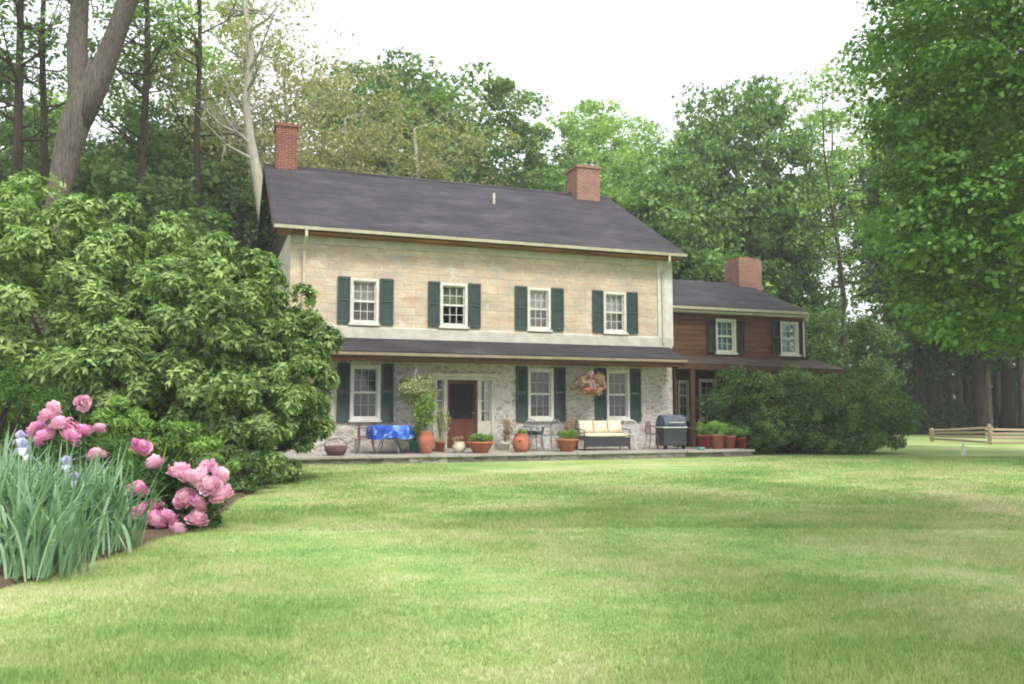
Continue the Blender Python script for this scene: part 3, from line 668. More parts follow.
def table(name, label, loc, r, h, mat, rz=0):
    t = thing(name, label, 'table', loc, rz)
    MB().lathe([(0, h-.03), (r, h-.03), (r+.01, h-.015), (r, h), (0, h)], 28).build('tabletop', M[mat], t)
    for k in range(4):
        a = math.pi/4+k*math.pi/2; c, s = math.cos(a), math.sin(a)
        MB().tube([(c*r*.7, s*r*.7, h-.03), (c*r*.5, s*r*.5, h*.5), (c*r*.8, s*r*.8, 0)], .016, 6).build('leg', M[mat], t)
    return t
# blue-clothed table and its bench and chairs
bt_ = TP(389.5, -1.25); br = .56
table('patio_table', 'round grey metal table standing under the bright blue cloth', bt_, br-.04, .72, 'iron')
rng = np.random.default_rng(8); n = 48; mb = MB(); rings = [(0, .731), (br*.5, .732), (br-.02, .731), (br+.012, .715), (br+.03, .62), (br+.02, .5), (br+.03, .40)]
for j, (r, z) in enumerate(rings):
    for k in range(n):
        a = 2*math.pi*k/n; wv = 0 if j < 4 else (j-3)*.018*math.sin(a*9+1.3)+(j-3)*.008*math.sin(a*17)
        dz = .03*math.sin(a*4+.5) if j == len(rings)-1 else 0
        mb.v.append(((r+wv)*math.cos(a), (r+wv)*math.sin(a), z+dz))
for j in range(len(rings)-1):
    for k in range(n): mb.f.append((j*n+k, j*n+(k+1) % n, (j+1)*n+(k+1) % n, (j+1)*n+k))
c = mb.build('tablecloth', M['bluecloth'], smooth=True); c.location = bt_; tag(c, 'bright blue patterned cloth draped over the round table below the left window', 'tablecloth')
def bench(name, label, loc, L_, h, d, mat, rz):
    t = thing(name, label, 'bench', loc, rz); mb = MB()
    for k in range(3): mb.box(-L_/2, L_/2, -d/2+k*d/3+.01, -d/2+(k+1)*d/3-.01, h-.045, h)
    mb.build('seat', M[mat], t, bevel=.006)
    for s in (-1, 1): MB().box(s*(L_/2-.12)-.05, s*(L_/2-.12)+.05, -d/2+.03, d/2-.03, 0, h-.046).build('leg', M[mat], t)
    return t
bench('bench', 'long low weathered bench behind the blue table', TP(388, -.45), 1.9, .40, .36, 'greywood', TH)
chair('patio_chair', 'grey iron chair on the left side of the blue table', 'chair', TP(366, -1.2), TH+R(75), 'wicker', 'chairs on the terrace', hb=.75)
t = thing('basket', 'low dark wicker basket at the left end of the terrace', 'basket', TP(336, -1.7), TH)
MB().lathe([(0, 0), (.2, 0), (.27, .12), (.3, .24), (.28, .24), (.25, .12), (0, .06)], 18).build('body', M['wicker'], t, smooth=True)
MB().tube([(.28*math.cos(a), 0, .24+.18*math.sin(a)) for a in [math.pi*k/8 for k in range(9)]], .012, 6).build('handle', M['wicker'], t)
# tall urn with climbing greenery
t = thing('potted_plant', 'tall terracotta urn with a leafy plant left of the front door', 'potted plant', TP(426, -1.5), TH)
MB().lathe([(0, 0), (.13, 0), (.17, .06), (.21, .3), (.2, .42), (.14, .52), (.17, .58), (.15, .58), (.12, .52), (0, .5)], 20).build('urn', M['terracotta'], t, smooth=True)
foliage(11, (-.08, 0, 1.05), (.26, .22, .55), 26, 40, .08, M['lf_pot'], t, aspect=.4)
MB().tube([(0, 0, .5), (-.05, 0, .9), (-.1, 0, 1.4)], .015, 5).build('stem', M['stem'], t)
potted(415, -.9, .17, .3, 'teal', 'teal pot holding a trailing plant beside the tall urn', .45, .22, 'lf_cream', seed=12, group='potted plants on the terrace')
foliage_t = potted(440, -.7, .15, .28, 'terracotta', 'terracotta pot with a tall pale leafed plant against the left door post', 1.1, .2, 'lf_cream', seed=13, ncl=18)
def hanging(px, v, ztop_px, py_b, r, bmat, lm, label, fr, fh, seed, drop=.12):
    u, zb = wall(px, py_b, v); zt = zp-.2
    t = thing('hanging_basket', label, 'hanging basket', H(u, v, zb), TH, 'hanging baskets under the pent roof'); fr *= 1.1
    MB().lathe([(0, 0), (r*.55, .02), (r*.9, .1), (r, .2), (r*.96, .2), (0, .15)], 18).build('basket', M[bmat], t, smooth=True)
    mb = MB()
    for k in range(3): a = k*2.09; mb.tube([(r*math.cos(a), r*math.sin(a), .2), (0, 0, .2+.75*(zt-zb-.2))], .006, 4)
    mb.tube([(0, 0, .2+.75*(zt-zb-.2)), (0, 0, zt-zb)], .007, 4); mb.build('cord', M['trim'], t)
    foliage(seed, (0, 0, fh), (fr, fr, fr*.75), 40, 60, .09, M[lm], t, aspect=.35, droop=.6)
    return t
hanging(416, -.85, 358, 396, .2, 'wicker', 'lf_cream', 'hanging basket of pale trailing fern left of the front door', .42, .18, 21)
hanging(592, -.85, 362, 395, .34, 'terracotta', 'lf_pinkish', 'reddish hanging basket of dusty pink flowers between the two right windows', .36, .3, 22)
# pots at the door
t = thing('garden_pot', 'small cream round pot beside the front door step', 'pot', TP(459, -1.4), TH)
MB().lathe([(0, 0), (.1, 0), (.17, .08), (.19, .17), (.14, .27), (.15, .29), (.13, .29), (.1, .25), (0, .22)], 20).build('pot', M['whitepot'], t, smooth=True)
foliage(31, (0, 0, .33), (.14, .14, .1), 8, 30, .05, M['lf_pinkish'], t)
potted(480.5, -1.75, .36, .3, 'orangepot', 'wide shallow terracotta bowl of low greenery in front of the door', .2, .32, 'lf_pot', .5, 32, ncl=20)
potted(505, -.5, .14, .22, 'whitepot', 'slim plant with pale pink bloom in a white pot right of the door', .75, .16, 'lf_pinkish', .8, 33, ncl=14)
t = thing('strawberry_jar', 'terracotta strawberry jar left of the grey iron table', 'planter', TP(521, -1.7), TH)
MB().lathe([(0, 0), (.15, 0), (.22, .12), (.24, .28), (.2, .4), (.17, .46), (.2, .5), (.17, .5), (.14, .44), (0, .42)], 20).build('jar', M['terracotta'], t, smooth=True)
for k in range(5):
    a = k*1.257+.5; x, y = .22*math.cos(a), .22*math.sin(a)
    MB().lathe([(.03, 0), (.06, .05), (.05, .05), (.0, .02)], 10, (0, 0)).build('pocket', M['terracotta'], t).location = (x, y, .2+.08*(k % 2))
foliage(34, (0, 0, .52), (.15, .15, .08), 8, 30, .05, M['lf_pot'], t)
# grey table set
table('patio_table', 'round grey iron table below the middle lower window', TP(537, -1.2), .38, .7, 'iron')
c = MB().box(-.26, .26, -.2, .2, 0, .1).build('cushion', M['bluegrey'], bevel=.04); c.location = TP(533, -.55)+Vector((0, 0, .447)); c.rotation_euler.z = TH
tag(c, 'blue grey cushion on the iron chair behind the grey table', 'cushion')
chair('patio_chair', 'grey iron chair carrying a blue grey cushion below the middle lower window', 'chair', TP(533, -.55), TH, 'iron', 'chairs on the terrace')
chair('patio_chair', 'grey iron chair right of the grey table beside the orange bowl planter', 'chair', TP(551, -1.15), TH-R(70), 'iron', 'chairs on the terrace')
potted(567, -1.65, .31, .34, 'orangepot', 'orange terracotta bowl with low green and cream flowers left of the cushioned settee', .22, .28, 'lf_pot', .6, 35, ncl=16)
potted(573, -.55, .17, .3, 'terracotta', 'tall pale flowering plant behind the orange bowl planter', .7, .3, 'lf_pinkish', .7, 36, ncl=20)
# settee with cream cushions
st = TP(603, -1.15); sr = TH
t = thing('settee', 'dark metal settee with cream cushions below the right lower window', 'settee', st, sr)
W2 = .72
MB().box(-W2, W2, -.3, .3, .3, .36).build('seat_frame', M['grillmetal'], t, bevel=.01)
MB().box(-W2, W2, -.31, -.285, .1, .3).build('front_apron', M['grillmetal'], t)
mb = MB(); 
for k in range(13): x = -W2+k*2*W2/12; mb.tube([(x, .28, .36), (x, .33, .8)], .009, 5)
mb.tube([(-W2, .33, .8), (W2, .33, .8)], .016, 6); mb.build('backrest', M['grillmetal'], t)
for sx in (-1, 1):
    MB().tube([(sx*W2, -.28, .0), (sx*W2, -.28, .58), (sx*W2, .3, .6)], .016, 6).build('armrest', M['grillmetal'], t)
    for sy in (-1, 1): MB().tube([(sx*(W2-.03), sy*.26, .3), (sx*(W2-.03), sy*.28, 0)], .018, 6).build('leg', M['grillmetal'], t)
def cushion(loc, rz, dims, tilt, label):
    x, y, z = [d/2 for d in dims]; mb = MB(); n = 8; vs = []
    for j in range(n+1):
        for i in range(n+1):
            a, b = -1+2*i/n, -1+2*j/n; vs.append((a*x, b*y, z*(.25+.75*((1-a**4)*(1-b**4))**.5)))
    nv = len(vs); vs += [(a, b, -c_) for a, b, c_ in vs]; fs = []
    for j in range(n):
        for i in range(n):
            q = (j*(n+1)+i, j*(n+1)+i+1, (j+1)*(n+1)+i+1, (j+1)*(n+1)+i); fs.append(q); fs.append(tuple(nv+k for k in reversed(q)))
    e = [j for j in range(n+1)]+[(j+1)*(n+1)-1 for j in range(1, n+1)]+[n*(n+1)+j for j in range(n-1, -1, -1)]+[j*(n+1) for j in range(n-1, 0, -1)]
    for k in range(len(e)): a, b = e[k], e[(k+1) % len(e)]; fs.append((b, a, nv+a, nv+b))
    mb.add(vs, fs); o = mb.build('cushion', M['cream'], smooth=True); o.location = loc; o.rotation_euler = (tilt, 0, rz)
    return tag(o, label, 'cushion', 'cream cushions on the settee')
def loc(base, rz, x, y, z): return base+Vector((x*math.cos(rz)-y*math.sin(rz), x*math.sin(rz)+y*math.cos(rz), z))
cushion(loc(st, sr, 0, -.03, .42), sr, (1.38, .54, .13), 0, 'long cream seat cushion on the dark settee')
for x, n_ in ((-.46, 'left end of'), (0, 'middle of'), (.46, 'right end of')):
    cushion(loc(st, sr, x, .17, .66), sr, (.44, .36, .15), R(72), 'upright cream back cushion at the %s the dark settee' % n_)
chair('patio_chair', 'white iron chair right of the cushioned settee', 'chair', TP(630, -1.3), TH-R(35), 'ironwhite', 'chairs on the terrace', hb=.85)
# grill and dark chair
chair('patio_chair', 'dark brown metal chair left of the grill', 'chair', TP(654, -1.1), TH+R(40), 'wicker', 'chairs on the terrace', hb=.8)
gp = TP(671, -1.35); t = thing('barbecue_grill', 'dark barbecue cart with blue grey lid at the right end of the terrace', 'grill', gp, TH)
MB().box(-.38, .38, -.25, .25, .1, .62).build('cabinet', M['grillmetal'], t, bevel=.015)
MB().prism([(.25, .66)]+[(-.02+.27*math.cos(a), .7+.3*math.sin(a)) for a in [math.pi*k/10 for k in range(11)]]+[(-.27, .66)], -.36, .36).build('lid', M['bluegrey'], t)
MB().tube([(-.25, -.3, .78), (-.25, -.34, .78), (.25, -.34, .78), (.25, -.3, .78)], .012, 6).build('handle', M['ironwhite'], t)
MB().box(-.40, .40, -.27, .27, .622, .658).build('rim', M['ironwhite'], t)
MB().box(.402, .72, -.2, .2, .6, .64).build('side_shelf', M['grillmetal'], t)
for sx in (-1, 1):
    MB().tube([(sx*.3-.02, -.2, .08), (sx*.3+.02, -.2, .08)], .08, 12).build('wheel', M['dark'], t)
    MB().tube([(sx*.34, .2, .1), (sx*.34, .2, 0)], .02, 6).build('leg', M['grillmetal'], t)
# pots at the right end
G = 'pots at the right end of the terrace'
potted(704.5, -1.5, .2, .4, 'redpot', 'dark red glazed pot with greenery at the right end of the terrace', .42, .24, 'lf_pot', .8, 41, G, ncl=18)
potted(717.5, -1.65, .2, .42, 'terracotta', 'terracotta pot next right of the dark red pot', .4, .26, 'lf_light', .78, 42, G, ncl=18)
potted(729.5, -1.6, .19, .38, 'terracotta', 'terracotta pot between the larger terracotta pot and the small end pot', .34, .24, 'lf_pot', .75, 43, G, ncl=16)
potted(741.5, -1.8, .15, .32, 'redpot', 'small rust coloured pot at the very end of the terrace beside the yew', .28, .2, 'lf_pot', .75, 44, G, ncl=14)
c = MB().lathe([(0, 0), (.1, 0), (.13, .07), (.12, .07), (.09, .02), (0, .02)], 14).build('dish', M['teal'], smooth=True); c.location = TP(701, -2.1); tag(c, 'small teal dish on the terrace edge below the dark red pot', 'dish')
# ------------------------------------------------------------------ shrubs
def shrub(name, label, cat, x, y, blobs, n_cl, whorls, leaf, mat, seed, cl=.3, whorl=True, aspect=.32, stem_r=.06, rough=.15, group=None, droop=.45, lo=.62, up=.6):
    """blobs: (cx,cy,cz,rx,ry,rz) relative; foliage as small leaf whorls on rounded sprays near the surface"""
    rng = np.random.default_rng(seed); t = thing(name, label, cat, (x, y, ground_h(x, y)), 0, group)
    Vs, Qs, off = [], [], 0; mb = MB(); tot = sum(b[3]*b[5] for b in blobs)
    allC = []
    for b in blobs:
        n = max(8, int(n_cl*b[3]*b[5]/tot)); C = crown_points(rng, n, b[:3], b[3:], lo, rough)
        C = C[C[:, 2] > .12]; n = len(C); allC.append(C)
        s = (b[3]+b[5])/2*cl*rng.uniform(.6, 1.3, (n, 1)); Rd = s*np.array([1, 1, .75])*rng.uniform(.8, 1.2, (n, 3))
        idx = np.repeat(np.arange(n), whorls); m_ = len(idx)
        D = unit(rng.normal(size=(m_, 3))+np.array([0, 0, .35])+unit(C-np.array(b[:3]))[idx]*.7)
        P = C[idx]+D*Rd[idx]*rng.uniform(.6, 1.05, (m_, 1)); P[:, 2] = np.maximum(P[:, 2], .03)
        if whorl:
            k = 6; Pw = np.repeat(P, k, 0); Dw = np.repeat(unit(D+np.array([0, 0, .5])), k, 0)
            A = rng.normal(size=Pw.shape); A = unit(A-Dw*np.sum(A*Dw, 1, keepdims=True)); A = unit(A+Dw*rng.uniform(-.2, .5, (len(A), 1)))
            A[:, 2] -= droop*rng.random(len(A))
            A = unit(A); N = unit(Dw+rng.normal(size=Pw.shape)*.25); N = unit(N-A*np.sum(N*A, 1, keepdims=True))
            V, Q = leaf_quads(rng, Pw+A*leaf*.5, N, leaf, aspect, 0, axis=A)
        else:
            N = unit(D*.6+np.array([0, 0, up])+rng.normal(size=P.shape)*.4); V, Q = leaf_quads(rng, P, N, leaf, aspect, droop)
        Vs.append(V); Qs.append(Q+off); off += len(V)
    link('foliage', npmesh('foliage', np.concatenate(Vs), np.concatenate(Qs), mat), t)
    C = np.concatenate(allC)
    for i in rng.permutation(len(C))[:30]:
        c = Vector(C[i]); b = Vector((c.x*.12+rng.normal()*.1, c.y*.12+rng.normal()*.1, -.05)); mid = b.lerp(c, .5)+Vector((-c.x*.12, -c.y*.12, .1))
        mb.tube([b, mid, c], [stem_r, stem_r*.7, stem_r*.25], 5, False)
    mb.build('stems', M['bark_dark'], t, smooth=True); return t
shrub('laurel_shrub', 'tall broad laurel shrub filling the left edge behind the peonies', 'shrub', -8.3, 16.4,
      [(-.3, 0, 2.9, 2.9, 2.4, 2.55), (-2.3, .3, 3.0, 2.3, 2, 2.5), (1.2, -.8, 1.7, 2.2, 1.8, 1.7)], 330, 75, .15, M['lf_rhodo'], 101, cl=.17)
shrub('laurel_shrub', 'rounded laurel shrub nearest the house overlapping its left corner', 'shrub', -5.35, 15.2,
      [(0, 0, 2.4, 2.0, 1.7, 1.8), (.75, -.2, 1.4, 1.2, 1.3, 1.2), (1.1, .1, 2.0, .95, 1.1, 1.0), (.85, 0, 2.65, .9, 1.0, .85), (-.9, -.3, 1.5, 1.6, 1.5, 1.5), (.2, -.9, .8, 1.4, .9, .8)], 400, 75, .14, M['lf_rhodo'], 102, cl=.18)
shrub('fine_leaved_shrub', 'low fine leaved green shrub at the left frame edge behind the irises', 'shrub', -6.35, 9.9,
      [(0, 0, 1.15, .95, .9, .85), (-.6, .1, 1.3, .9, .8, .8)], 110, 300, .05, M['lf_fine'], 103, cl=.2, whorl=False, aspect=.3)
yx = on_z(813, 455)
shrub('yew_shrub', 'wide dark spreading yew in front of the wing right of the terrace', 'shrub', yx.x, yx.y+1.2,
      [(-1.7, 0, 1.3, 1.5, 1.2, 1.25), (-.2, .2, 1.3, 1.6, 1.3, 1.2), (1.6, 0, 1.2, 1.6, 1.3, 1.2), (-2.4, -.3, .65, .7, .8, .7), (2.45, 0, 1.15, 1.0, 1, 1.05), (-1.2, -.7, .6, 1, .7, .6), (.4, -.8, .6, 1.2, .7, .6), (1.8, -.7, .6, 1.1, .7, .6)], 520, 150, .10, M['lf_yew'], 104, cl=.27, whorl=False, aspect=.35, rough=.1)
shrub('garden_shrub', 'light green bushy plant between the peonies and the laurel', 'shrub', on_y(145, 440, 10.6).x, 10.6,
      [(-.25, 0, .7, .65, .45, .6), (.45, -.1, .6, .55, .4, .5)], 90, 130, .09, M['lf_pot'], 105, cl=.22, whorl=False, aspect=.25, stem_r=.02)
shrub('garden_shrub', 'dark low shrub at the foot of the laurel beside the lawn', 'shrub', on_z(262, 485).x, 13.2,
      [(0, 0, .35, .6, .5, .4)], 40, 80, .08, M['lf_dark'], 106, cl=.25, whorl=False, aspect=.35, stem_r=.02)
# ------------------------------------------------------------------ peonies
def bloom_mesh(name, mat, seed):
    rng = np.random.default_rng(seed); mb = MB()
    for ring, (n, r, tilt, s) in enumerate(((8, .055, .25, .075), (8, .045, .7, .065), (7, .03, 1.05, .055), (5, .012, 1.35, .045))[:0]):
        for k in range(n):
            a = 2*math.pi*(k+.5*ring)/n+rng.normal()*.12; tl = tilt+rng.normal()*.15
            d = Vector((math.cos(a)*math.cos(tl), math.sin(a)*math.cos(tl), math.sin(tl))); side = Vector((-math.sin(a), math.cos(a), 0)); up = side.cross(d)*-1
            base = Vector((math.cos(a)*r*.3, math.sin(a)*r*.3, -.02)); vs = []
            for j in range(4):
                t_ = j/3
                for i in range(4):
                    w_ = (-1+2*i/3)*s*.55*math.sin(math.pi*(.18+.72*t_)); cup = (.018*(t_*t_)*2)-.012*(1-(i-1.5)**2/2.25)
                    vs.append(base+d*(t_*s*1.1)+side*w_+up*(cup+rng.normal()*.004))
            mb.add(vs, [(j*4+i, j*4+i+1, (j+1)*4+i+1, (j+1)*4+i) for j in range(3) for i in range(3)])
    n = 46
    for k in range(n):      # ruffled petals over a slightly flattened ball
        zc = 1-1.25*(k+.5)/n; a = k*2.39996+rng.normal()*.2; rr = math.sqrt(max(0, 1-zc*zc)); d = Vector((rr*math.cos(a), rr*math.sin(a), zc))
        up = Vector((0, 0, 1)); side = d.cross(up); side = side.normalized() if side.length > .01 else Vector((1, 0, 0)); gr = (up+d*.2-d*d.dot(up)*.8).normalized()
        out_ = .25+.5*rr; gr = (gr*.8+d*out_*.6+side*rng.normal()*.25).normalized(); R0 = .05*(1+.15*rng.normal()); L0 = .034*rng.uniform(.8, 1.3); W0 = .028*rng.uniform(.8, 1.3)
        base = d*R0*.75+Vector((0, 0, -.01)); vs = []
        for j in range(3):
            for i in range(4): x = -1+2*i/3; vs.append(base+gr*(L0*j/2)*(1-.12*x*x)+side*x*W0*(.6+.4*j/2)+d*(.010*(1-x*x)*(1 if j else .3)+rng.normal()*.003+.006*j))
        mb.add(vs, [(j*4+i, j*4+i+1, (j+1)*4+i+1, (j+1)*4+i) for j in range(2) for i in range(3)])
    me = bpy.data.meshes.new(name); me.from_pydata(mb.v, [], mb.f); me.materials.append(mat); me.update(); return me
BL = [bloom_mesh('bloom', M['peony'], 1), bloom_mesh('bloom', M['peony_pale'], 2), bloom_mesh('bloom', M['peony'], 3)]
rng = np.random.default_rng(77)
def peony(label, px, py, Y, blobs, blooms, seed, fn=60):
    b = on_y(px, py, Y); x = b.x
    rg = np.random.default_rng(seed)
    t = thing('peony_plant', label, 'flowers', (x, Y, 0)); C = []
    Vs = []; Qs = []; off = 0
    for bb in blobs:
        c = crown_points(rg, fn, bb[:3], bb[3:], .4, .15); c[:, 2] = np.maximum(c[:, 2], .06)
        V, Q = clump_leaves(rg, c, np.full((fn, 3), .11), 26, .085, .35, droop=.2); Vs.append(V); Qs.append(Q+off); off += len(V)
    link('foliage', npmesh('foliage', np.concatenate(Vs), np.concatenate(Qs), M['lf_peony']), t)
    mb = MB()
    for (bx, by, dep, s, k) in blooms:
        p = on_y(bx, by, Y+dep); o = link('bloom', BL[k], t); q = p-Vector((x, Y, 0)); o.location = q
        ax = rng.normal(size=2)*.5; o.rotation_euler = (ax[0]+.55, ax[1], rng.uniform(0, 6)); s *= (1.2 if seed == 201 else 1.02); o.scale = (s, s, s*.95)
        mb.tube([(q.x*.35, q.y*.4, 0), (q.x*.75, q.y*.8, max(.02, q.z*.6)), (q.x, q.y, max(.03, q.z-.03))], .006, 4, False)
    mb.build('stems', M['stem'], t); return t
peony('low peony bush with deep pink blooms spilling onto the lawn edge', 172, 500, 9.3,
      [(-.15, 0, .4, .42, .3, .38), (.3, .05, .38, .34, .3, .34)],
      [(140, 449, .3, 1.35, 0), (155, 466, -.1, 1.25, 1), (137, 493, -.3, 1.3, 0), (141, 516, -.35, 1.5, 0), (153, 510, -.3, 1.4, 2), (152, 524, -.4, 1.6, 0), (165, 522, -.35, 1.5, 2),
       (178, 532, -.35, 1.1, 1), (180, 474, -.25, 1.4, 1), (191, 481, -.35, 1.4, 1), (203, 478, -.3, 1.45, 1), (217, 477, -.2, 1.4, 1), (222, 498, -.3, 1.45, 1), (208, 470, -.1, 1.2, 1), (186, 500, -.3, 1.4, 1), (196, 506, -.3, 1.3, 2), (197, 521, -.3, 1.3, 1), (212, 487, -.35, 1.3, 1)], 201)
peony('taller peony bush with a pink cluster behind the irises at left', 65, 440, 9.2,
      [(-.1, .1, .6, .5, .3, .5), (.35, .2, .5, .4, .3, .42)],
      [(82, 403, .1, 1.2, 1), (48, 418, -.05, 1.4, 1), (60, 427, -.1, 1.5, 1), (72, 425, 0, 1.4, 2), (47, 440, -.1, 1.6, 0), (68, 438, -.1, 1.5, 2), (84, 434, .05, 1.4, 0), (52, 410, 0, 1.2, 1), (97, 457, -.1, 1.3, 1), (98, 430, .3, 1.0, 1), (38, 430, .1, 1.4, 2)], 202)
# ------------------------------------------------------------------ irises
def iris(label, px, py, n, h, blooms, seed, spread=.35, name='iris_clump', mat='iris', group='iris clumps at the front of the bed'):
    rg = np.random.default_rng(seed); b = on_z(px, py); n = int(n*1.9); t = thing(name, label, 'flowers' if name == 'iris_clump' else 'plant', (b.x, b.y, .03), 0, group)
    Vs = []; Fs = []; off = 0
    for i in range(n):
        x0, y0 = rg.normal(size=2)*spread*.5; a = rg.uniform(0, 6.283); lean = rg.uniform(.05, .8); hh = h*(.5+.72*rg.random()**.7); w_ = rg.uniform(.008, .015)
        fa = a+math.pi/2+rg.normal()*.5; bend = rg.uniform(0, .6)**1.5*1.8 ; K = 7; kink = rg.random() < .12
        for j in range(K):
            s = j/(K-1); r = hh*(lean*s*.55+bend*s**3*.6); z = hh*(s*math.cos(lean*.6)-bend*.5*s**3-(.35*max(0, s-.6)**1.2*2 if kink else 0))
            c = np.array([x0+r*math.cos(a), y0+r*math.sin(a), z]); ww = w_*(1-s**3)*(.8+.4*math.sin(s*2.5))+.0008
            sd = np.array([math.cos(fa), math.sin(fa), 0])*ww
            Vs += [c-sd, c+sd]
        Fs += [(off+2*j, off+2*j+1, off+2*j+3, off+2*j+2) for j in range(K-1)]; off += 2*K
    link('leaves', npmesh('leaves', np.array(Vs), np.array(Fs), M[mat], True), t)
    for (bx, by) in blooms:
        p = on_y(bx, by, b.y)-Vector((b.x, b.y, .03)); mb = MB()
        for k in range(6):
            a = k*math.pi/3; dn = k % 2; vs = []
            for j in range(4):
                s = j/3; rr = .07*s if dn else .035*math.sin(s*3.0); z = (.03*math.sin(s*2)-.07*s*s) if dn else .085*s
                wd_ = .035*math.sin(math.pi*(.12+.75*s))
                c = Vector((rr*math.cos(a), rr*math.sin(a), z)); sd = Vector((-math.sin(a), math.cos(a), 0))*wd_; vs += [c-sd, c, c+sd]
            mb.add(vs, [(j*3+i, j*3+i+1, j*3+i+4, j*3+i+3) for j in range(3) for i in range(2)])
        o = mb.build('bloom', M['irisflower'], t, smooth=True); o.location = p; o.scale = (1.0, 1.0, 1.1)
        MB().tube([(p.x*.3, p.y, 0), (p.x*.8, p.y, p.z*.7), (p.x, p.y, p.z)], .006, 5).build('stalk', M['stem'], t)
    return t
iris('iris clump with a lilac bloom at the left frame edge', 5, 568, 130, .98, [(22, 449)], 301)
iris('iris clump with a pale lilac bloom just in front of the tall peony', 62, 556, 150, .92, [(66, 466), (74, 482)], 302)
iris('iris clump nearest the lawn between the bare soil and the front peony', 98, 552, 110, .75, [], 303, .3)
iris('front iris clump with arching blades above the bare soil', 40, 578, 90, .72, [], 304, .28)
iris('rear iris clump at the left frame edge with faded blooms', -20, 545, 130, 1.0, [(20, 440), (26, 455)], 305, .4)
iris('light green clump of grassy daylily leaves between the two peony bushes', 128, 516, 130, .95, [], 306, .4, 'daylily_clump', 'lf_pot', None)
# ------------------------------------------------------------------ trees
# slender pale trunk left of the left chimney
def slim_tree(label, pts, Y, r0, seed, bark, leaf, per, name='slender_tree', nb=26):
    rg = np.random.default_rng(seed); p0 = on_y(*pts[0], Y); g = ground_h(p0.x, Y); t = thing(name, label, 'tree', (p0.x, Y, g))
    P_ = [Vector((0, 0, -.3))]+[on_y(a, b, Y)-Vector((p0.x, Y, g)) for a, b in pts]; k = len(P_)
    mb = MB(); mb.tube(P_, [r0*(1-.75*i/(k-1)) for i in range(k)], 10); E = []
    for i in range(nb):
        u = rg.uniform(.35, 1)*(k-1.001); j = int(u); a = P_[j].lerp(P_[j+1], u-j); L_ = rg.uniform(.8, 3.0)*(1.25-u/k)
        an = rg.uniform(0, 6.283); e = a+Vector((math.cos(an)*L_, math.sin(an)*L_, L_*rg.uniform(.2, .9))); md = a.lerp(e, .5)+Vector((0, 0, -.12*L_))
        mb.tube([a, md, e], [r0*.28, r0*.17, .012], 5, False); E += [tuple(e), tuple(md.lerp(e, .5))]
        for q in range(2):
            f = e+Vector(rg.normal(size=3))*.7; mb.tube([md, f], [r0*.12, .008], 4, False); E.append(tuple(f))
    mb.build('trunk', M[bark], t, smooth=True); C = np.array(E); V, Q = clump_leaves(rg, C, np.full((len(C), 3), .5), per, .12, .6)
    link('crown', npmesh('crown', V, Q, M[leaf]), t); return t
slim_tree('slender pale barked tree leaning just left of the left chimney', [(266, 230), (258, 180), (250, 140), (246, 100), (251, 50), (244, 0), (240, -60)], 31, .27, 901, 'bark_pale', 'lf_pale', 14)
slim_tree('thin dark bare trunk near the left frame edge of the wood', [(16, 230), (18, 120), (20, 40), (22, -60), (20, -150)], 27, .2, 902, 'bark_dark', 'lf_mid', 16)
slim_tree('thin dark trunk just left of the big forked tree', [(46, 230), (44, 120), (42, 40), (46, -60), (44, -150)], 29, .17, 903, 'bark_dark', 'lf_mid', 16)
slim_tree('thin dark ivy clad trunk right of the big forked tree', [(140, 230), (144, 130), (148, 50), (146, -50), (150, -150)], 29, .18, 904, 'bark_dark', 'lf_mid', 16)
slim_tree('slender trunk at the sky gap left of the pale tree', [(198, 230), (197, 130), (200, 50), (199, -50), (204, -120)], 31, .15, 905, 'bark_dark', 'lf_light', 16)
slim_tree('slender forked sapling against the sky between the wing and the maple', [(838, 400), (845, 300), (840, 260), (832, 210), (824, 150), (822, 90)], 42, .12, 906, 'bark_dark', 'lf_light', 22)
# great leaning forked trunk behind the laurel
Yb = 24; rng = np.random.default_rng(12)
t = thing('forked_tree', 'massive grey leaning tree that forks into two trunks above the laurel', 'tree', (on_y(52, 165, Yb).x, Yb, 0))
bx, bz = t.location.x, 0
def rel(px, py, dy=0): p = on_y(px, py, Yb+dy); return Vector((p.x-bx, dy, p.z))
mb = MB(); pts = [Vector((-.15, 0, -.3)), Vector((-.05, 0, 2.5)), rel(60, 185), rel(68, 150), rel(76, 120), rel(84, 98), rel(87, 82), rel(90, 60)]
mb.tube(pts, [.55, .36, .32, .38, .42, .38, .26, .04], 14)
mb.tube([rel(76, 128), rel(80, 90), rel(77, 50), rel(80, 0, .3), rel(76, -80, .5), rel(60, -200, 1)], [.3, .33, .28, .25, .2, .1], 12)
mb.tube([rel(78, 125), rel(96, 85), rel(112, 45), rel(128, 0, -.3), rel(160, -80, -.6), rel(180, -200, -1)], [.33, .35, .29, .26, .2, .1], 12)
ends = []
for i in range(34):
    a = [rel(80, 10+rng.uniform(-180, 20), .3), rel(128+rng.uniform(0, 40), rng.uniform(-190, 10), -.4)][i % 2]
    e = a+Vector((rng.normal()*2.2, rng.normal()*2.2, abs(rng.normal())*1.6-.2)); ends.append(e); mid = a.lerp(e, .5)+Vector((0, 0, .3))
    mb.tube([a, mid, e], [.1, .06, .015], 5, False)
mb.build('trunk', M['bark_big'], t, smooth=True)
C = np.array([tuple(e) for e in ends]+[tuple(e+Vector(rng.normal(size=3))*1.1) for e in ends for _ in range(5)])
V, Q = clump_leaves(rng, C, np.full((len(C), 3), .62), 75, .14, .6)
link('crown', npmesh('crown', V, Q, M['lf_mid']), t)

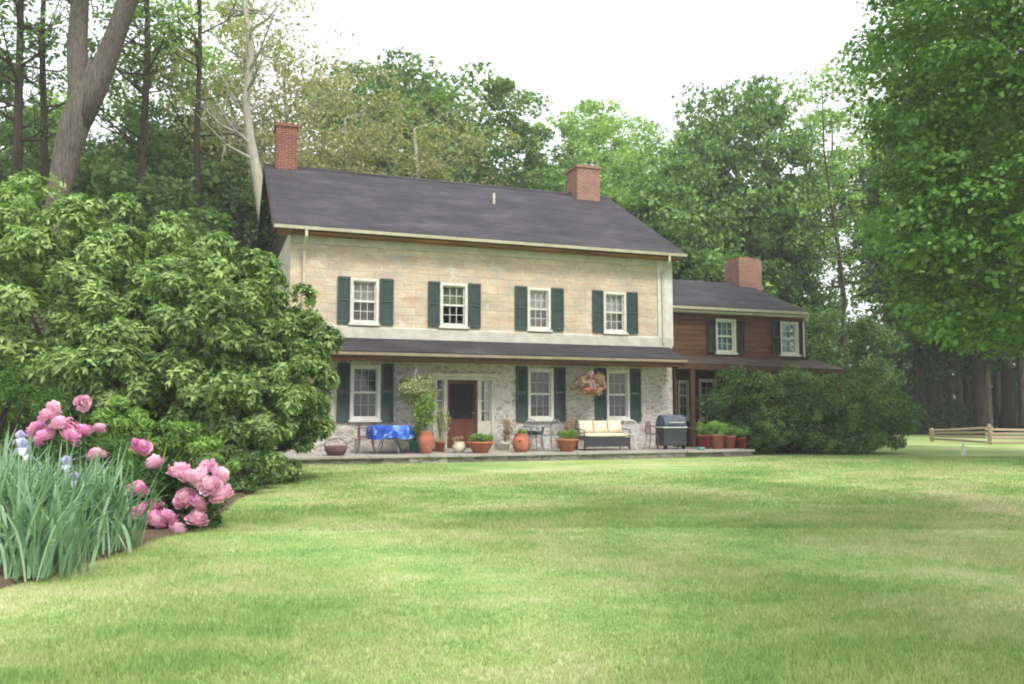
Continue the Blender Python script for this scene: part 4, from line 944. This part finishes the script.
P = {}
P['dense'] = tree_meshes(1, 15, (0, 0, 9.3), (5.2, 5.2, 6.2), .32, 300, 150, .26, M['lf_mid'], M['bark_dark'], cl=.15, lo=.3, rough=.13)
P['dark'] = tree_meshes(2, 15, (0, 0, 9), (4.8, 4.8, 6.4), .3, 260, 150, .25, M['lf_dark'], M['bark_dark'], cl=.15, rough=.14)
P['light'] = tree_meshes(3, 16, (0, 0, 10.5), (4.4, 4.4, 6.2), .24, 190, 120, .24, M['lf_light'], M['bark'], cl=.13, lo=.25, rough=.16)
P['airy'] = tree_meshes(4, 17, (0, 0, 11), (3.2, 3.2, 6.2), .17, 130, 75, .2, M['lf_light'], M['bark'], cl=.12, lo=.15, rough=.2)
P['pale'] = tree_meshes(5, 16, (0, 0, 9.5), (3.8, 3.8, 6.6), .24, 230, 70, .14, M['lf_pale'], M['bark_pale'], cl=.12, lo=.1, rough=.2, nb=90)
P['tall'] = tree_meshes(6, 19, (0, 0, 13.5), (3.0, 3.0, 5.6), .34, 80, 90, .2, M['lf_mid'], M['bark_dark'], cl=.15, lo=.1, rough=.25)
P['low'] = tree_meshes(7, 6, (0, 0, 3.2), (3.2, 3.2, 3.0), .12, 170, 240, .13, M['lf_dark'], M['bark_dark'], cl=.17, lo=.3, rough=.18)
P['lowmid'] = tree_meshes(8, 6, (0, 0, 3.2), (3.2, 3.2, 3.0), .12, 170, 240, .13, M['lf_mid'], M['bark_dark'], cl=.17, lo=.3, rough=.18)
P['lowlight'] = tree_meshes(18, 6, (0, 0, 3.2), (3.2, 3.2, 3.0), .12, 150, 130, .17, M['lf_maple'], M['bark_dark'], cl=.17, lo=.3, rough=.18)
def top_of(m):
    a = np.empty(len(m.vertices)*3, dtype=np.float32); m.vertices.foreach_get('co', a); return float(np.percentile(a[2::3], 99.7))
base_h = {k: top_of(v[1]) for k, v in P.items()}
rng = np.random.default_rng(99)
def tree_at(kind, px, ytop, Y, name, label, group='trees on the hillside behind the house', wide=1):
    top = on_y(px, ytop, Y); g = ground_h(top.x, Y); s = (top.z-g)/base_h[kind]
    t = place_tree(name, P[kind], top.x, Y, label, group, 1, rng.uniform(0, 6.28)); t.scale = (s*wide, s*wide, s); return t
# behind the house
tree_at('pale', 285, 25, 40, 'budding_tree', 'pale budding tree rising behind the left chimney')
tree_at('pale', 345, 85, 44, 'budding_tree', 'pale grey green budding tree behind the left half of the main roof')
tree_at('pale', 415, 95, 40, 'budding_tree', 'lower pale flowering tree just above the middle of the main roof', wide=1.2)
tree_at('dense', 385, 72, 54, 'deciduous_tree', 'rounded dense green tree above the left half of the main roof')
tree_at('dense', 455, 88, 50, 'deciduous_tree', 'broad dense green tree above the middle of the main roof')
tree_at('dark', 520, 132, 46, 'deciduous_tree', 'dark green tree left of the right main chimney')
tree_at('light', 585, 104, 58, 'deciduous_tree', 'light green feathery tree behind the right main chimney')
tree_at('light', 650, 122, 62, 'deciduous_tree', 'pale green tree between the right main chimney and the big round tree')
tree_at('lowmid', 610, 165, 44, 'small_tree', 'bright green small tree right behind the right main chimney', wide=1)
tree_at('dense', 690, 150, 46, 'deciduous_tree', 'left hand of the dense trees above the wing roof', wide=.75)
tree_at('dense', 738, 88, 48, 'deciduous_tree', 'big round topped dense tree above the wing chimney', wide=.72)
tree_at('dark', 772, 165, 46, 'deciduous_tree', 'dark tree beyond the right end of the wing roof', wide=.75)
tree_at('airy', 835, 66, 50, 'slender_tree', 'slender airy tree standing against the sky right of the wing')
tree_at('airy', 880, 60, 54, 'slender_tree', 'slender airy tree half hidden by the big maple')
tree_at('airy', 612, 118, 50, 'slender_tree', 'thin airy tree showing sky beyond the right main chimney')
tree_at('dark', 655, 190, 44, 'deciduous_tree', 'dark tree over the joint between main roof and wing roof')
tree_at('low', 822, 300, 42, 'small_tree', 'low dark tree beyond the end of the wing porch')
# left wood
tree_at('tall', -20, -90, 30, 'woodland_tree', 'tall dark trunked tree at the far left of the wood')
tree_at('tall', 148, -40, 36, 'woodland_tree', 'tall straight tree just right of the forked tree')
tree_at('airy', 196, -10, 40, 'woodland_tree', 'tall thin tree at the left side of the sky gap')
tree_at('pale', 250, -10, 36, 'budding_tree', 'tall pale trunked tree left of the left chimney', wide=.8)
tree_at('dark', 120, 140, 42, 'woodland_tree', 'dark tree filling the wood right of the forked trunk')
tree_at('dark', 175, 125, 38, 'woodland_tree', 'dark tree under the sky gap above the laurel')
tree_at('light', 55, 100, 46, 'woodland_tree', 'green tree seen between the forked trunk and the left frame edge')
tree_at('dark', -40, 60, 38, 'woodland_tree', 'dark tree cut by the left frame edge')
tree_at('dark', 225, 150, 44, 'woodland_tree', 'dark tree left of the main house gable')
tree_at('low', 95, 150, 32, 'small_tree', 'low dark tree behind the forked trunk base')
tree_at('low', 205, 170, 32, 'small_tree', 'low dark tree close behind the laurel and the gable', wide=1.1)
tree_at('lowmid', 150, 130, 35, 'small_tree', 'mid green small tree above the laurel crest')
tree_at('low', 10, 140, 32, 'small_tree', 'low dark tree behind the laurel at the left frame edge')
tree_at('low', 250, 205, 38, 'small_tree', 'low dark tree close behind the left gable')
# right wood
k = 0
for px, yt, Y, kind in ((965, 80, 48, 'dark'), (990, 60, 50, 'dark'), (1010, 30, 52, 'dense'), (1070, 40, 50, 'dark'), (955, 160, 60, 'dense'), (985, 90, 62, 'dark')):
    tree_at(kind, px, yt, Y, 'woodland_tree', ['dark tree behind the left edge of the maple', 'dark woodland tree behind the left end of the rail fence', 'woodland tree behind the right end of the rail fence', 'woodland tree beyond the right frame edge', 'farther green tree in the wood behind the start of the fence', 'farther dark tree in the wood behind the fence post'][k], 'trees in the wood behind the rail fence'); k += 1
# bare forest trunks behind the fence
fr = np.random.default_rng(41)
P['pole'] = tree_meshes(9, 14, (0, 0, 10), (2.0, 2.0, 4), .17, 45, 110, .2, M['lf_dark'], M['bark'], cl=.25, nb=14, rough=.3, curve=.1)
base_h['pole'] = top_of(P['pole'][1])
for i in range(16):
    px = 905+i*11+fr.uniform(-4, 4); Y = fr.uniform(46, 64)
    tree_at('pole', px, 120+fr.uniform(-30, 40), Y, 'slender_trunk_tree', 'slender straight trunked tree in the dark wood behind the rail fence', 'slender trunks behind the rail fence')
# far wood mass
rg = np.random.default_rng(55); n = 520
X = rg.uniform(-75, 85, n); Yy = rg.uniform(68, 98, n); hh = np.array([ground_h(x, y) for x, y in zip(X, Yy)])
C = np.stack([X, Yy, hh+rg.uniform(0, 1, n)*9], 1)
C2 = np.stack([rg.uniform(5, 60, 260), rg.uniform(66, 74, 260), np.zeros(260)], 1); C2[:, 2] = [ground_h(x, y)+rg.uniform(0, 9) for x, y in C2[:, :2]]
C = np.concatenate([C, C2]); az = C[:, 0]/C[:, 1]; C = C[~((az > .31) & (az < .45) & ((C[:, 2]-1.26)/C[:, 1] > .10))]; V, Q = clump_leaves(rg, C, rg.uniform(1.6, 3.0, (len(C), 1))*np.array([[1.1, 1.1, .9]]), 70, .62, .65)
tag(link('distant_wood', npmesh('distant_wood', V, Q, M['lf_dark'])), 'far dark green wood closing the view on the hillside', 'woodland', kind='stuff')
n = 420; X = np.concatenate([rg.uniform(-30, 6, 220), rg.uniform(14, 50, 200)]); Yy = np.concatenate([rg.uniform(41, 60, 220), rg.uniform(50, 66, 200)])
C = np.array([(x, y, ground_h(x, y)+rg.uniform(.2, 1.6)) for x, y in zip(X, Yy)]); V, Q = clump_leaves(rg, C, rg.uniform(.6, 1.5, (n, 1))*np.array([[1.2, 1.2, .8]]), 60, .26, .6)
tag(link('undergrowth', npmesh('undergrowth', V, Q, M['lf_dark'])), 'tangled green undergrowth on the wood floor', 'undergrowth', kind='stuff')
# the maple at right
mp = on_y(1118, 400, 21.5); rg = np.random.default_rng(61)
t = thing('maple_tree', 'large spreading maple with low green branches filling the right side', 'tree', (mp.x, 21.5, 0))
C = crown_points(rg, 620, (-.3, 0, 9.3), (5.9, 5.6, 7.4), .5, .12); C[:, 2] = np.maximum(C[:, 2], 3.0+.8*rg.random(len(C)))
s = rg.uniform(.55, 1.15, (len(C), 1)); V, Q = clump_leaves(rg, C, s*np.array([[1.2, 1.2, .55]]), 230, .15, .75, top=.35)
link('crown', npmesh('crown', V, Q, M['lf_maple']), t)
mb = MB(); tr = [(0, 0, -.3), (.05, 0, 1), (.1, .05, 2.4), (0, .1, 4), (-.1, .1, 6), (0, 0, 8.5), (.1, 0, 11), (0, .1, 13.5)]
skeleton(mb, rg, tr, .42, .09, C, 110, .4); mb.build('trunk', M['bark'], t, smooth=True)
t = place_tree('shade_tree', P['dense'], 9.6, 1.2, 'leafy tree beyond the right frame edge shading the near lawn', None, 1.0, 1.0)  # out of view, added to cast shade over the near right lawn
# ------------------------------------------------------------------ fence and marker
rg = np.random.default_rng(71)
t = thing('rail_fence', 'split rail fence with pale brown rails at the right edge of the lawn', 'fence', (0, 0, 0))
Pp = [on_z(932, 441.5), on_z(990, 444.5), on_z(1046, 445), on_z(1110, 445.5)]
def post(p, h): MB().tube([(p.x, p.y, -.2), (p.x+.01, p.y, h*.5), (p.x, p.y+.01, h)], [.085, .08, .07], 7).build('post', M['railwood'], t)
for p, h in zip(Pp, (.6, .82, .68, .68)): post(p, h)
for i in range(3):
    a, b = Pp[i], Pp[i+1]; d = (b-a).normalized()
    for k in range(4):
        zj = rg.normal()*.02; za, zb = (.1+.165*k+zj, .1+.165*k-zj) if i else (.12+.12*k+zj, .08+.2*k)
        MB().tube([a-d*.15+Vector((0, 0, za)), a.lerp(b, .5)+Vector((0, 0, (za+zb)/2+rg.normal()*.015)), b+d*.15+Vector((0, 0, zb))], [.042, .05, .04], 6).build('rail', M['railwood'], t)
p = on_z(963.5, 456.5); t = thing('garden_marker', 'small white tapered marker standing alone on the lawn in front of the fence', 'marker', p)
MB().lathe([(0, 0), (.075, 0), (.07, .06), (.045, .12), (.035, .28), (.03, .36), (.0, .4)], 12).build('post', M['white'], t, smooth=True)
# ------------------------------------------------------------------ haze
m = NT('haze_air'); pv = m.n('ShaderNodeVolumePrincipled'); pv.inputs['Density'].default_value = .0012; pv.inputs['Color'].default_value = (.95, .96, .97, 1)
m.l(pv.outputs[0], m.out.inputs['Volume'])
hz = MB().box(-140, 140, -30, 170, -1.5, 75).build('haze', m.m); tag(hz, 'thin pale summer haze in the air over the lawn and wood', 'haze', kind='stuff')
